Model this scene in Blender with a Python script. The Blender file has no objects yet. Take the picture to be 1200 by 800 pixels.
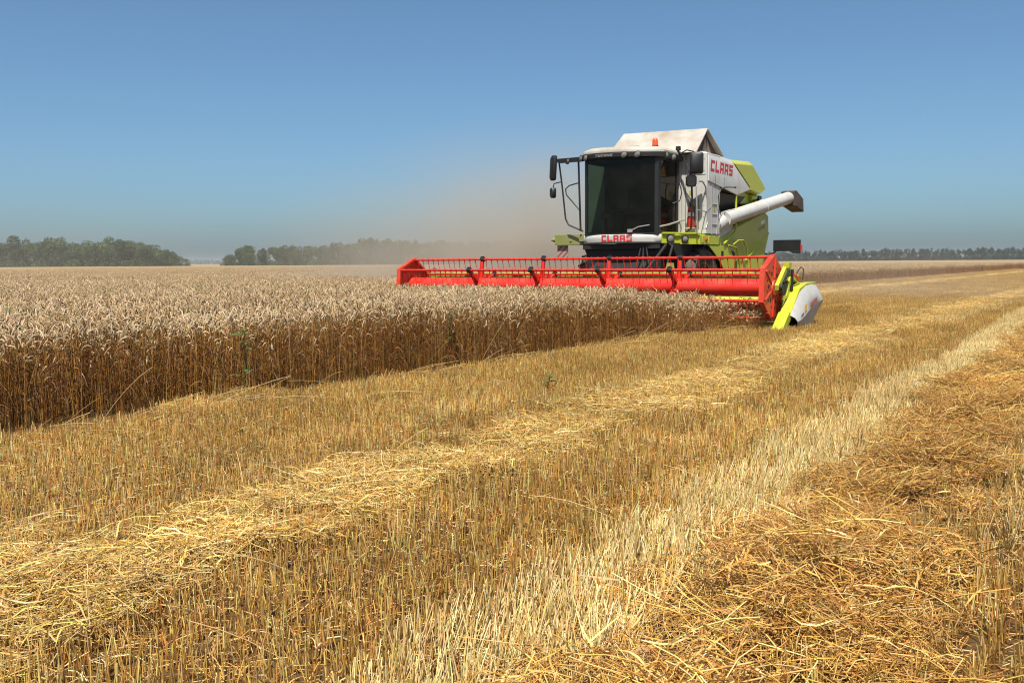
import bpy, bmesh, math, random
import numpy as np
from mathutils import Matrix, Vector

SC = bpy.context.scene
COL = SC.collection
rng = np.random.default_rng(7)
random.seed(7)
R = math.radians

# ------------------------------------------------------------------ camera
CAM_H = 1.40
cam_d = bpy.data.cameras.new('camera')
cam_d.sensor_width = 36.0
cam_d.lens = 35.0
cam_d.clip_start = 0.05
cam_d.clip_end = 20000
cam = bpy.data.objects.new('camera', cam_d)
COL.objects.link(cam)
cam.matrix_world = (Matrix.Translation((0, 0, CAM_H)) @ Matrix.Rotation(R(90 - 4.548), 4, 'X')
                    @ Matrix.Rotation(R(-0.36), 4, 'Z'))
SC.camera = cam

# ------------------------------------------------------------------ light
SUN_AZ, SUN_EL = 189.0, 61.0          # azimuth clockwise from +Y (the view direction)
w = bpy.data.worlds.new('World')
SC.world = w
w.use_nodes = True
nt = w.node_tree
nt.nodes.clear()
sky = nt.nodes.new('ShaderNodeTexSky')
sky.sky_type = 'NISHITA'
sky.sun_disc = False
sky.sun_elevation = R(SUN_EL)
sky.sun_rotation = R(SUN_AZ)
sky.altitude = 100
sky.air_density = 0.7
sky.dust_density = 2.1
sky.ozone_density = 6.0
bg = nt.nodes.new('ShaderNodeBackground')
bg.inputs['Strength'].default_value = 0.097
wo = nt.nodes.new('ShaderNodeOutputWorld')
wt = nt.nodes.new('ShaderNodeMix')          # camera white balance: a touch cooler
wt.data_type = 'RGBA'; wt.blend_type = 'MULTIPLY'
wt.inputs['Factor'].default_value = 1.0
wt.inputs['B'].default_value = (0.91, 1.055, 0.985, 1)
nt.links.new(sky.outputs[0], wt.inputs['A'])
nt.links.new(wt.outputs['Result'], bg.inputs['Color'])
nt.links.new(bg.outputs[0], wo.inputs['Surface'])
sd = bpy.data.lights.new('sun', 'SUN')
sd.energy = 5.0
sd.angle = R(0.53)
sd.color = (1.0, 0.95, 0.87)
sun = bpy.data.objects.new('sun', sd)
COL.objects.link(sun)
sv = Vector((math.sin(R(SUN_AZ)) * math.cos(R(SUN_EL)), math.cos(R(SUN_AZ)) * math.cos(R(SUN_EL)), math.sin(R(SUN_EL))))
sun.rotation_euler = sv.to_track_quat('Z', 'Y').to_euler()
sun.location = (0, -10, 40)

SC.render.engine = 'CYCLES'
SC.view_settings.view_transform = 'Standard'
SC.view_settings.look = 'None'
SC.view_settings.gamma = 1.0
SC.view_settings.exposure = 0.50
cy = SC.cycles
cy.max_bounces = 8
cy.diffuse_bounces = 3
cy.glossy_bounces = 3
cy.transmission_bounces = 5
cy.transparent_max_bounces = 12
cy.volume_bounces = 1
cy.use_denoising = True
cy.filter_width = 1.15
cy.volume_step_rate = 1.0
cy.volume_max_steps = 128

# ------------------------------------------------------------------ frame of the field
TH = R(32.9)
LEFT = np.array([math.cos(TH), -math.sin(TH)])     # across the rows, towards the camera's right
BACK = np.array([math.sin(TH), math.cos(TH)])      # along the rows, away from the camera
U0, V0 = -10.96, 19.19                             # the machine's header axis


def uv2xy(u, v):
    return u * LEFT[0] + v * BACK[0], u * LEFT[1] + v * BACK[1]


# ------------------------------------------------------------------ materials
def new_mat(name):
    m = bpy.data.materials.new(name)
    m.use_nodes = True
    n = m.node_tree.nodes
    return m, n, m.node_tree.links, n['Principled BSDF'], n['Material Output']


def set_in(b, **k):
    for a, v in k.items():
        s = b.inputs.get(a.replace('_', ' '))
        if s is not None:
            s.default_value = v


def paint(name, col, rough=0.4, dust=0.35, dustcol=(0.42, 0.33, 0.22), metal=0.0, scale=3.0, coat=0.0, up=0.5):
    """machine paint with patchy straw dust that gathers on surfaces facing up"""
    m, n, l, b, o = new_mat(name)
    tc = n.new('ShaderNodeTexCoord')
    nz = n.new('ShaderNodeTexNoise')
    nz.inputs['Scale'].default_value = scale
    nz.inputs['Detail'].default_value = 7
    nz.inputs['Roughness'].default_value = 0.65
    l.new(tc.outputs['Object'], nz.inputs['Vector'])
    rp = n.new('ShaderNodeValToRGB')
    rp.color_ramp.elements[0].position = 0.42
    rp.color_ramp.elements[1].position = 0.72
    l.new(nz.outputs['Fac'], rp.inputs['Fac'])
    ge = n.new('ShaderNodeNewGeometry')
    sp = n.new('ShaderNodeSeparateXYZ')
    l.new(ge.outputs['Normal'], sp.inputs[0])
    mr = n.new('ShaderNodeMapRange')
    mr.inputs['From Min'].default_value = 0.1
    mr.inputs['From Max'].default_value = 0.95
    mr.inputs['To Min'].default_value = dust
    mr.inputs['To Max'].default_value = min(1.0, dust + up)
    l.new(sp.outputs['Z'], mr.inputs['Value'])
    mu = n.new('ShaderNodeMath')
    mu.operation = 'MULTIPLY'
    l.new(rp.outputs['Color'], mu.inputs[0])
    l.new(mr.outputs[0], mu.inputs[1])
    mx = n.new('ShaderNodeMix')
    mx.data_type = 'RGBA'
    mx.inputs['A'].default_value = (*col, 1)
    mx.inputs['B'].default_value = (*dustcol, 1)
    l.new(mu.outputs[0], mx.inputs['Factor'])
    l.new(mx.outputs['Result'], b.inputs['Base Color'])
    r2 = n.new('ShaderNodeMapRange')
    r2.inputs['To Min'].default_value = rough
    r2.inputs['To Max'].default_value = 0.9
    l.new(mu.outputs[0], r2.inputs['Value'])
    l.new(r2.outputs[0], b.inputs['Roughness'])
    set_in(b, Metallic=metal, Coat_Weight=coat)
    return m


M = {}
M['white'] = paint('white_paint', (0.52, 0.51, 0.475), 0.40, 0.45, (0.36, 0.30, 0.22), scale=2.2, up=0.35)
M['roofwhite'] = paint('dusty_white_sheet', (0.42, 0.385, 0.33), 0.6, 0.75, (0.25, 0.185, 0.12), scale=1.5, up=0.25)
M['lime'] = paint('lime_paint', (0.41, 0.44, 0.016), 0.35, 0.15, (0.40, 0.36, 0.14), scale=3.0)
M['limedust'] = paint('dusty_lime_paint', (0.20, 0.21, 0.05), 0.6, 0.9, (0.26, 0.22, 0.14), scale=1.8)
M['limepale'] = paint('pale_lime_plastic', (0.42, 0.44, 0.04), 0.42, 0.3, (0.42, 0.36, 0.15), scale=1.4)
M['red'] = paint('red_paint', (0.62, 0.022, 0.012), 0.32, 0.12, (0.42, 0.22, 0.12), scale=4.0, up=0.15)
M['redend'] = paint('patchy_red_paint', (0.60, 0.035, 0.014), 0.38, 0.3, (0.50, 0.16, 0.06), scale=4.0, up=0.2)  # red base with noise patches of orange
M['letter'] = paint('red_lettering', (0.55, 0.02, 0.025), 0.45, 0.1)
M['greyletter'] = paint('grey_lettering', (0.20, 0.22, 0.12), 0.5, 0.1)
M['silver'] = paint('pale_lettering', (0.22, 0.22, 0.22), 0.4, 0.1)
M['black'] = paint('black_plastic', (0.007, 0.007, 0.007), 0.5, 0.05, (0.16, 0.13, 0.09), up=0.2)
M['dark'] = paint('dusty_black_metal', (0.009, 0.0085, 0.008), 0.7, 0.10, (0.07, 0.055, 0.04), up=0.3)
M['shaded'] = paint('shade_dark_sheet', (0.018, 0.017, 0.012), 0.8, 0.35, (0.10, 0.08, 0.035), up=0.2)  # shade inside the header, put into the sheet colour
M['rubber'] = paint('dusty_tyre_rubber', (0.022, 0.02, 0.018), 0.8, 0.5, (0.20, 0.16, 0.11))
M['brownrubber'] = paint('brown_rubber_sheet', (0.05, 0.035, 0.03), 0.7, 0.4, (0.22, 0.16, 0.11))
M['tan'] = paint('dusty_tan_panel', (0.25, 0.20, 0.14), 0.6, 0.3)
M['steel'] = paint('grey_steel', (0.42, 0.42, 0.40), 0.35, 0.25, metal=0.5)
M['yellow'] = paint('yellow_paint', (0.42, 0.34, 0.03), 0.5, 0.95, (0.16, 0.12, 0.06), scale=5.0)
M['orange'] = paint('orange_lens', (0.70, 0.07, 0.008), 0.2, 0.1, up=0.1)
M['amber'] = paint('amber_reflector', (0.80, 0.36, 0.02), 0.3, 0.1)
M['lens'] = paint('lamp_lens', (0.16, 0.15, 0.14), 0.15, 0.25, up=0.2)
M['trim'] = paint('beige_cab_trim', (0.10, 0.09, 0.07), 0.7, 0.1)
M['screen'] = paint('dark_blue_display', (0.06, 0.14, 0.28), 0.15, 0.0)
M['mirrorglass'] = paint('mirror_glass', (0.5, 0.5, 0.5), 0.05, 0.0, metal=1.0)
M['gauge'] = paint('white_sticker', (0.78, 0.77, 0.74), 0.5, 0.1)

# striped hazard board
m, n, l, b, o = new_mat('hazard_stripes')
tc = n.new('ShaderNodeTexCoord')
sp = n.new('ShaderNodeSeparateXYZ')
l.new(tc.outputs['Object'], sp.inputs[0])
ad = n.new('ShaderNodeMath'); ad.operation = 'SUBTRACT'
l.new(sp.outputs['X'], ad.inputs[0]); l.new(sp.outputs['Z'], ad.inputs[1])
mm = n.new('ShaderNodeMath'); mm.operation = 'MULTIPLY'; mm.inputs[1].default_value = 6.5
l.new(ad.outputs[0], mm.inputs[0])
fr = n.new('ShaderNodeMath'); fr.operation = 'FRACT'; l.new(mm.outputs[0], fr.inputs[0])
gt = n.new('ShaderNodeMath'); gt.operation = 'GREATER_THAN'; gt.inputs[1].default_value = 0.5
l.new(fr.outputs[0], gt.inputs[0])
mx = n.new('ShaderNodeMix'); mx.data_type = 'RGBA'
mx.inputs['A'].default_value = (0.28, 0.075, 0.06, 1); mx.inputs['B'].default_value = (0.32, 0.27, 0.21, 1)
l.new(gt.outputs[0], mx.inputs['Factor']); l.new(mx.outputs['Result'], b.inputs['Base Color'])
set_in(b, Roughness=0.6)
M['hazard'] = m


def glass(name, tint, refl=0.06):
    m, n, l, b, o = new_mat(name)
    n.remove(b)
    tr = n.new('ShaderNodeBsdfTransparent'); tr.inputs[0].default_value = (*tint, 1)
    gl = n.new('ShaderNodeBsdfGlossy'); gl.inputs['Roughness'].default_value = 0.03
    gl.inputs['Color'].default_value = (0.75, 0.68, 0.62, 1)
    fz = n.new('ShaderNodeFresnel'); fz.inputs['IOR'].default_value = 1.28
    ms = n.new('ShaderNodeMixShader')
    l.new(fz.outputs[0], ms.inputs[0]); l.new(tr.outputs[0], ms.inputs[1]); l.new(gl.outputs[0], ms.inputs[2])
    df = n.new('ShaderNodeBsdfDiffuse'); df.inputs['Color'].default_value = (0.35, 0.28, 0.2, 1)
    tc = n.new('ShaderNodeTexCoord'); nz = n.new('ShaderNodeTexNoise'); nz.inputs['Scale'].default_value = 2.5; nz.inputs['Detail'].default_value = 8
    l.new(tc.outputs['Object'], nz.inputs['Vector'])
    mr = n.new('ShaderNodeMapRange'); mr.inputs['From Min'].default_value = 0.4; mr.inputs['From Max'].default_value = 0.8; mr.inputs['To Min'].default_value = 0.005; mr.inputs['To Max'].default_value = 0.03
    l.new(nz.outputs['Fac'], mr.inputs['Value'])
    m4 = n.new('ShaderNodeMixShader'); l.new(mr.outputs[0], m4.inputs[0]); l.new(ms.outputs[0], m4.inputs[1]); l.new(df.outputs[0], m4.inputs[2])
    l.new(m4.outputs[0], o.inputs['Surface'])
    return m


M['glass'] = glass('tinted_cab_glass', (0.22, 0.30, 0.24))


def plant_mat(name, transl=0.25, rough=0.5, vary=0.25, spec=0.4, drift=False):
    """colour comes from the per-stalk albedo attribute, varied a little per clump"""
    m, n, l, b, o = new_mat(name)
    at = n.new('ShaderNodeAttribute'); at.attribute_name = 'col'
    oi = n.new('ShaderNodeObjectInfo')
    mr = n.new('ShaderNodeMapRange')
    mr.inputs['To Min'].default_value = 1 - vary; mr.inputs['To Max'].default_value = 1 + vary
    l.new(oi.outputs['Random'], mr.inputs['Value'])
    mu = n.new('ShaderNodeVectorMath'); mu.operation = 'SCALE'
    l.new(at.outputs['Color'], mu.inputs[0]); l.new(mr.outputs[0], mu.inputs['Scale'])
    if drift:
        mp = n.new('ShaderNodeMapping'); mp.inputs['Rotation'].default_value = (0, 0, TH)
        l.new(oi.outputs['Location'], mp.inputs['Vector'])
        ms_ = n.new('ShaderNodeMapping'); ms_.inputs['Scale'].default_value = (0.9, 0.22, 1)
        l.new(mp.outputs[0], ms_.inputs['Vector'])
        nz = n.new('ShaderNodeTexNoise'); nz.inputs['Scale'].default_value = 1.0; nz.inputs['Detail'].default_value = 3
        l.new(ms_.outputs[0], nz.inputs['Vector'])
        rp = n.new('ShaderNodeValToRGB')
        rp.color_ramp.elements[0].position = 0.30; rp.color_ramp.elements[0].color = (0.80, 0.73, 0.64, 1)
        rp.color_ramp.elements[1].position = 0.68; rp.color_ramp.elements[1].color = (1.12, 1.12, 1.12, 1)
        l.new(nz.outputs['Fac'], rp.inputs['Fac'])
        m2_ = n.new('ShaderNodeVectorMath'); m2_.operation = 'MULTIPLY'
        l.new(mu.outputs[0], m2_.inputs[0]); l.new(rp.outputs['Color'], m2_.inputs[1]); mu = m2_
    l.new(mu.outputs[0], b.inputs['Base Color'])
    set_in(b, Roughness=rough, Specular_IOR_Level=spec)
    tl = n.new('ShaderNodeBsdfTranslucent')
    l.new(mu.outputs[0], tl.inputs['Color'])
    ms = n.new('ShaderNodeMixShader'); ms.inputs[0].default_value = transl
    l.new(b.outputs[0], ms.inputs[1]); l.new(tl.outputs[0], ms.inputs[2])
    l.new(ms.outputs[0], o.inputs['Surface'])
    return m


M['wheat'] = plant_mat('ripe_wheat', 0.22, 0.5, 0.10, 0.4, True)
M['straw'] = plant_mat('cut_straw', 0.15, 0.38, 0.16, 0.5, True)
M['leaf'] = plant_mat('tree_leaves', 0.25, 0.6, 0.18, 0.3)
M['weed'] = plant_mat('weed_leaves', 0.3, 0.5, 0.1)
m, n, l, b, o = new_mat('tree_bark')
set_in(b, Base_Color=(0.09, 0.07, 0.05, 1), Roughness=0.9)
M['bark'] = m


# ------------------------------------------------------------------ mesh helpers
def np_mesh(name, V, Q=None, T=None, C=None, mats=(), smooth=False):
    """a mesh straight from numpy arrays; Q quads, T triangles, C per-vertex albedo"""
    me = bpy.data.meshes.new(name)
    V = np.asarray(V, np.float32)
    me.vertices.add(len(V)); me.vertices.foreach_set('co', V.ravel())
    loops, starts, off = [], [], 0
    for F, k in ((Q, 4), (T, 3)):
        if F is not None and len(F):
            F = np.asarray(F, np.int32)
            loops.append(F.ravel()); starts.append(off + np.arange(len(F), dtype=np.int32) * k); off += len(F) * k
    loops = np.concatenate(loops); starts = np.concatenate(starts)
    me.loops.add(len(loops)); me.loops.foreach_set('vertex_index', loops)
    me.polygons.add(len(starts)); me.polygons.foreach_set('loop_start', starts)
    me.update(calc_edges=True)
    if C is not None:
        a = me.color_attributes.new('col', 'FLOAT_COLOR', 'POINT')
        a.data.foreach_set('color', np.hstack([np.asarray(C, np.float32), np.ones((len(V), 1), np.float32)]).ravel())
    for mt in mats:
        me.materials.append(mt)
    if smooth:
        me.polygons.foreach_set('use_smooth', np.ones(len(me.polygons), bool))
    me.validate()
    return me


class Acc:
    """collects numpy vertex / quad / colour batches into one mesh"""
    def __init__(s): s.V, s.Q, s.C, s.n = [], [], [], 0
    def add(s, V, Q, C):
        s.V.append(V); s.Q.append(Q + s.n); s.C.append(C); s.n += len(V)
    def mesh(s, name, mat, smooth=False):
        return np_mesh(name, np.concatenate(s.V), Q=np.concatenate(s.Q), C=np.concatenate(s.C), mats=[mat], smooth=smooth)


def frames(P):
    t = np.gradient(P, axis=1)
    t /= np.linalg.norm(t, axis=2, keepdims=True) + 1e-9
    ref = np.zeros_like(t); ref[..., 0] = 1.0
    par = np.abs(t[..., 0]) > 0.85
    ref[par] = (0, 1, 0)
    a = np.cross(t, ref); a /= np.linalg.norm(a, axis=2, keepdims=True) + 1e-9
    return a, np.cross(t, a)


def tubes(acc, P, rad, col, sides=3):
    """P (N,K,3) centre lines, rad (N,K), col (N,3) or (N,K,3)"""
    N, K, _ = P.shape
    a, b = frames(P)
    ang = np.arange(sides) / sides * 2 * np.pi + 0.3
    off = a[:, :, None] * np.cos(ang)[None, None, :, None] + b[:, :, None] * np.sin(ang)[None, None, :, None]
    V = (P[:, :, None] + off * rad[:, :, None, None]).reshape(-1, 3)
    i = np.arange(N)[:, None, None] * K * sides; k = np.arange(K - 1)[None, :, None] * sides
    s0 = np.arange(sides)[None, None]; s1 = (s0 + 1) % sides
    Q = np.stack([i + k + s0, i + k + s1, i + k + sides + s1, i + k + sides + s0], -1).reshape(-1, 4)
    C = np.broadcast_to(col[:, None] if col.ndim == 2 else col, (N, K, 3))
    C = np.repeat(C[:, :, None], sides, 2).reshape(-1, 3)
    acc.add(V, Q, C)


def ribbons(acc, P, wid, col, side=None):
    """flat leaves: P (N,K,3), wid (N,K)"""
    N, K, _ = P.shape
    t = np.gradient(P, axis=1)
    if side is None:
        side = rng.normal(size=(N, 1, 3)); side[..., 2] *= 0.3
    s = np.cross(t, np.broadcast_to(side, t.shape)); s /= np.linalg.norm(s, axis=2, keepdims=True) + 1e-9
    V = np.stack([P - s * wid[..., None] / 2, P + s * wid[..., None] / 2], 2).reshape(-1, 3)
    i = np.arange(N)[:, None] * K * 2; k = np.arange(K - 1)[None] * 2
    Q = np.stack([i + k, i + k + 1, i + k + 3, i + k + 2], -1).reshape(-1, 4)
    C = np.repeat(np.broadcast_to(col[:, None], (N, K, 3))[:, :, None], 2, 2).reshape(-1, 3)
    acc.add(V, Q, C)


def jit(base, n, s=0.12):
    """n albedo samples around a base colour: shared brightness and a little hue"""
    base = np.asarray(base, float)
    return np.clip(base * np.exp(rng.normal(0, s, (n, 1))) * np.exp(rng.normal(0, s * 0.25, (n, 3))), 0.004, 0.9)


def mixcol(cols, weights, n, s=0.12):
    pick = rng.choice(len(cols), n, p=np.array(weights) / sum(weights))
    return np.clip(np.asarray(cols, float)[pick] * np.exp(rng.normal(0, s, (n, 1))) * np.exp(rng.normal(0, s * 0.25, (n, 3))), 0.004, 0.9)


def scatter(name, variants, xy, z, rot, scl, idx, label, category, mat):
    """one countless mass of plants: clumps of stems repeated over the points"""
    me = bpy.data.meshes.new(name)
    n = len(xy)
    me.vertices.add(n)
    P = np.column_stack([xy, np.broadcast_to(z, n)]).astype(np.float32)
    me.vertices.foreach_set('co', P.ravel())
    for nm, ty, key, arr in (('rot', 'FLOAT_VECTOR', 'vector', rot), ('scl', 'FLOAT_VECTOR', 'vector', scl), ('idx', 'INT', 'value', idx)):
        at = me.attributes.new(nm, ty, 'POINT')
        at.data.foreach_set(key, np.asarray(arr, np.int32 if ty == 'INT' else np.float32).ravel())
    me.materials.append(mat)
    ob = bpy.data.objects.new(name, me)
    COL.objects.link(ob)
    g = bpy.data.node_groups.new(name + '_nodes', 'GeometryNodeTree')
    g.interface.new_socket('Geometry', in_out='INPUT', socket_type='NodeSocketGeometry')
    g.interface.new_socket('Geometry', in_out='OUTPUT', socket_type='NodeSocketGeometry')
    N, L = g.nodes, g.links
    gi, go = N.new('NodeGroupInput'), N.new('NodeGroupOutput')
    iop = N.new('GeometryNodeInstanceOnPoints')
    jn = N.new('GeometryNodeJoinGeometry')
    for v in reversed(variants):          # links into one socket are read last first
        src = bpy.data.objects.new(v.name, v)
        oi = N.new('GeometryNodeObjectInfo'); oi.inputs['Object'].default_value = src
        ti = N.new('GeometryNodeGeometryToInstance')
        L.new(oi.outputs['Geometry'], ti.inputs[0]); L.new(ti.outputs[0], jn.inputs[0])
    def attr(nm, ty):
        a = N.new('GeometryNodeInputNamedAttribute'); a.data_type = ty
        a.inputs['Name'].default_value = nm
        return a.outputs['Attribute']
    L.new(gi.outputs[0], iop.inputs['Points']); L.new(jn.outputs[0], iop.inputs['Instance'])
    iop.inputs['Pick Instance'].default_value = True
    L.new(attr('idx', 'INT'), iop.inputs['Instance Index'])
    e2r = N.new('FunctionNodeEulerToRotation')
    L.new(attr('rot', 'FLOAT_VECTOR'), e2r.inputs[0]); L.new(e2r.outputs[0], iop.inputs['Rotation'])
    L.new(attr('scl', 'FLOAT_VECTOR'), iop.inputs['Scale'])
    L.new(iop.outputs[0], go.inputs[0])
    md = ob.modifiers.new('scatter', 'NODES'); md.node_group = g
    ob['kind'] = 'stuff'; ob['label'] = label; ob['category'] = category
    return ob


def in_view(x, y, far, margin=2.5, near=0.8):
    return (y > near) & (y < far) & (np.abs(x) < 0.535 * y + margin)


# ------------------------------------------------------------------ ground
def fbm(x, y, s, seed):
    r = np.random.default_rng(seed); z = 0
    for k in range(6):
        a = r.uniform(0, 2 * np.pi); f = (1.7 ** k) / s; p = r.uniform(0, 6.28)
        z = z + np.sin((x * np.cos(a) + y * np.sin(a)) * f + p + 1.7 * np.sin((x * np.sin(a) - y * np.cos(a)) * f * 0.7 + p)) / 1.5 ** k
    return z / 3


WR = [(-3.92, 0.54, 0.02), (-1.06, 0.42, 0.14), (-10.8, 0.75, 0.10)]      # windrows: centre u, half width, height
SWAY = lambda v, k: 0.05 * np.sin(v * 0.35 + k * 2.0) + 0.04 * np.sin(v * 0.9 + k) - (0.03 if k == 1 else 0.022) * np.clip(v - 3, 0, 25)

m, n, l, b, o = new_mat('stubble_soil')
tc = n.new('ShaderNodeTexCoord')
mp = n.new('ShaderNodeMapping'); mp.inputs['Rotation'].default_value = (0, 0, TH)
l.new(tc.outputs['Object'], mp.inputs['Vector'])
n1 = n.new('ShaderNodeTexNoise'); n1.inputs['Scale'].default_value = 60; n1.inputs['Detail'].default_value = 5
l.new(mp.outputs[0], n1.inputs['Vector'])
n2 = n.new('ShaderNodeTexNoise'); n2.inputs['Scale'].default_value = 0.6; n2.inputs['Detail'].default_value = 4
m2 = n.new('ShaderNodeMapping'); m2.inputs['Scale'].default_value = (1, 0.12, 1); m2.inputs['Rotation'].default_value = (0, 0, TH)
l.new(tc.outputs['Object'], m2.inputs['Vector']); l.new(m2.outputs[0], n2.inputs['Vector'])
# beyond the reach of single stalks the ground carries the straw colour itself
vd = n.new('ShaderNodeVectorMath'); vd.operation = 'LENGTH'; l.new(tc.outputs['Object'], vd.inputs[0])
fd = n.new('ShaderNodeMapRange'); fd.inputs['From Min'].default_value = 45; fd.inputs['From Max'].default_value = 110
l.new(vd.outputs['Value'], fd.inputs['Value'])
c1 = n.new('ShaderNodeMix'); c1.data_type = 'RGBA'
c1.inputs['A'].default_value = (0.050, 0.028, 0.013, 1); c1.inputs['B'].default_value = (0.16, 0.088, 0.032, 1)
l.new(n1.outputs['Fac'], c1.inputs['Factor'])
c2 = n.new('ShaderNodeMix'); c2.data_type = 'RGBA'
c2.inputs['A'].default_value = (0.30, 0.175, 0.055, 1); c2.inputs['B'].default_value = (0.44, 0.28, 0.09, 1)
l.new(n2.outputs['Fac'], c2.inputs['Factor'])
c3 = n.new('ShaderNodeMix'); c3.data_type = 'RGBA'
l.new(fd.outputs[0], c3.inputs['Factor']); l.new(c1.outputs['Result'], c3.inputs['A']); l.new(c2.outputs['Result'], c3.inputs['B'])
l.new(c3.outputs['Result'], b.inputs['Base Color'])
set_in(b, Roughness=0.95, Specular_IOR_Level=0.1)
bp = n.new('ShaderNodeBump'); bp.inputs['Strength'].default_value = 0.6; bp.inputs['Distance'].default_value = 0.03
l.new(n1.outputs['Fac'], bp.inputs['Height']); l.new(bp.outputs[0], b.inputs['Normal'])
M['soil'] = m
bm = bmesh.new()
S = 9000
for x, y in ((-S, -S), (S, -S), (S, S), (-S, S)):
    bm.verts.new((x, y, 0))
bm.faces.new(bm.verts)
me = bpy.data.meshes.new('ground'); bm.to_mesh(me); bm.free(); me.materials.append(M['soil'])
gr = bpy.data.objects.new('ground', me); COL.objects.link(gr); gr['kind'] = 'structure'

# ------------------------------------------------------------------ clumps of stems
EAR = (0.55, 0.405, 0.225)
STEM = (0.40, 0.19, 0.042)


def wheat_clump(name, size=0.5, n=118):
    acc = Acc()
    xy = rng.uniform(-size / 2, size / 2, (n, 2))
    h = np.where(rng.random(n) < 0.3, rng.normal(0.60, 0.08, n), rng.normal(0.735, 0.045, n)).clip(0.4, 0.86)
    az = rng.uniform(0, 2 * np.pi, n); ln = np.abs(rng.normal(0, 0.10, n))
    K = 5
    t = np.linspace(0, 1, K)[None, :]
    dx, dy = np.cos(az), np.sin(az)
    bend = (t ** 2) * ln[:, None] * h[:, None] * 1.2
    P = np.stack([xy[:, :1] + dx[:, None] * bend, xy[:, 1:] + dy[:, None] * bend, t * h[:, None]], -1)
    sc = mixcol([STEM, (0.27, 0.115, 0.026), (0.54, 0.35, 0.11)], [5, 4, 2], n, 0.25)
    tubes(acc, P, np.broadcast_to(np.linspace(0.0024, 0.0016, K)[None], (n, K)), sc, 3)
    # the ear nods over on the end of the stem
    Ke = 8
    te = np.linspace(0, 1, Ke)[None]
    L = rng.normal(0.097, 0.014, n).clip(0.06, 0.125)
    th0 = np.arctan2(2.4 * ln, 1.0); droop = rng.uniform(0.1, 1.9, n) ** 1.15
    ang = th0[:, None] + droop[:, None] * te
    st = L / (Ke - 1)
    ea = az + rng.normal(0, 0.4, n)
    hx = np.cumsum(np.sin(ang) * st[:, None], 1) - (np.sin(ang) * st[:, None])[:, :1]
    hz = np.cumsum(np.cos(ang) * st[:, None], 1) - (np.cos(ang) * st[:, None])[:, :1]
    E = np.stack([P[:, -1, :1] + np.cos(ea)[:, None] * hx, P[:, -1, 1:2] + np.sin(ea)[:, None] * hx, P[:, -1, 2:] + hz], -1)
    prof = np.array([0.4, 0.95, 0.72, 1.0, 0.75, 0.92, 0.66, 0.25])[None] * rng.normal(0.0080, 0.0010, (n, 1))
    ec = mixcol([EAR, (0.62, 0.48, 0.30), (0.36, 0.22, 0.09)], [5, 3, 2.5], n, 0.15)
    tubes(acc, E, prof, ec, 4)
    # dry leaves: dark reddish brown and curled, low on the stem
    nl = int(n * 1.7)
    pick = rng.integers(0, n, nl)
    z0 = rng.uniform(0.12, 0.62, nl); a2 = rng.uniform(0, 2 * np.pi, nl); ll = rng.uniform(0.10, 0.24, nl)
    tl = np.linspace(0, 1, 4)[None]
    out = ll[:, None] * (tl * 0.75); up = ll[:, None] * (0.75 * tl - rng.uniform(0.7, 1.7, (nl, 1)) * tl ** 2)
    base = np.stack([np.interp(z0[i] / h[pick[i]], t[0], P[pick[i], :, 0]) for i in range(nl)])
    basey = np.stack([np.interp(z0[i] / h[pick[i]], t[0], P[pick[i], :, 1]) for i in range(nl)])
    PL = np.stack([base[:, None] + np.cos(a2)[:, None] * out, basey[:, None] + np.sin(a2)[:, None] * out, np.maximum(z0[:, None] + up, 0.02)], -1)
    lc = mixcol([(0.20, 0.082, 0.022), (0.34, 0.18, 0.055), (0.11, 0.045, 0.016)], [5, 3, 3], nl, 0.2)
    ribbons(acc, PL, ll[:, None] * 0 + np.array([0.007, 0.008, 0.006, 0.001])[None], lc)
    return acc.mesh(name, M['wheat'])


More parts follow.
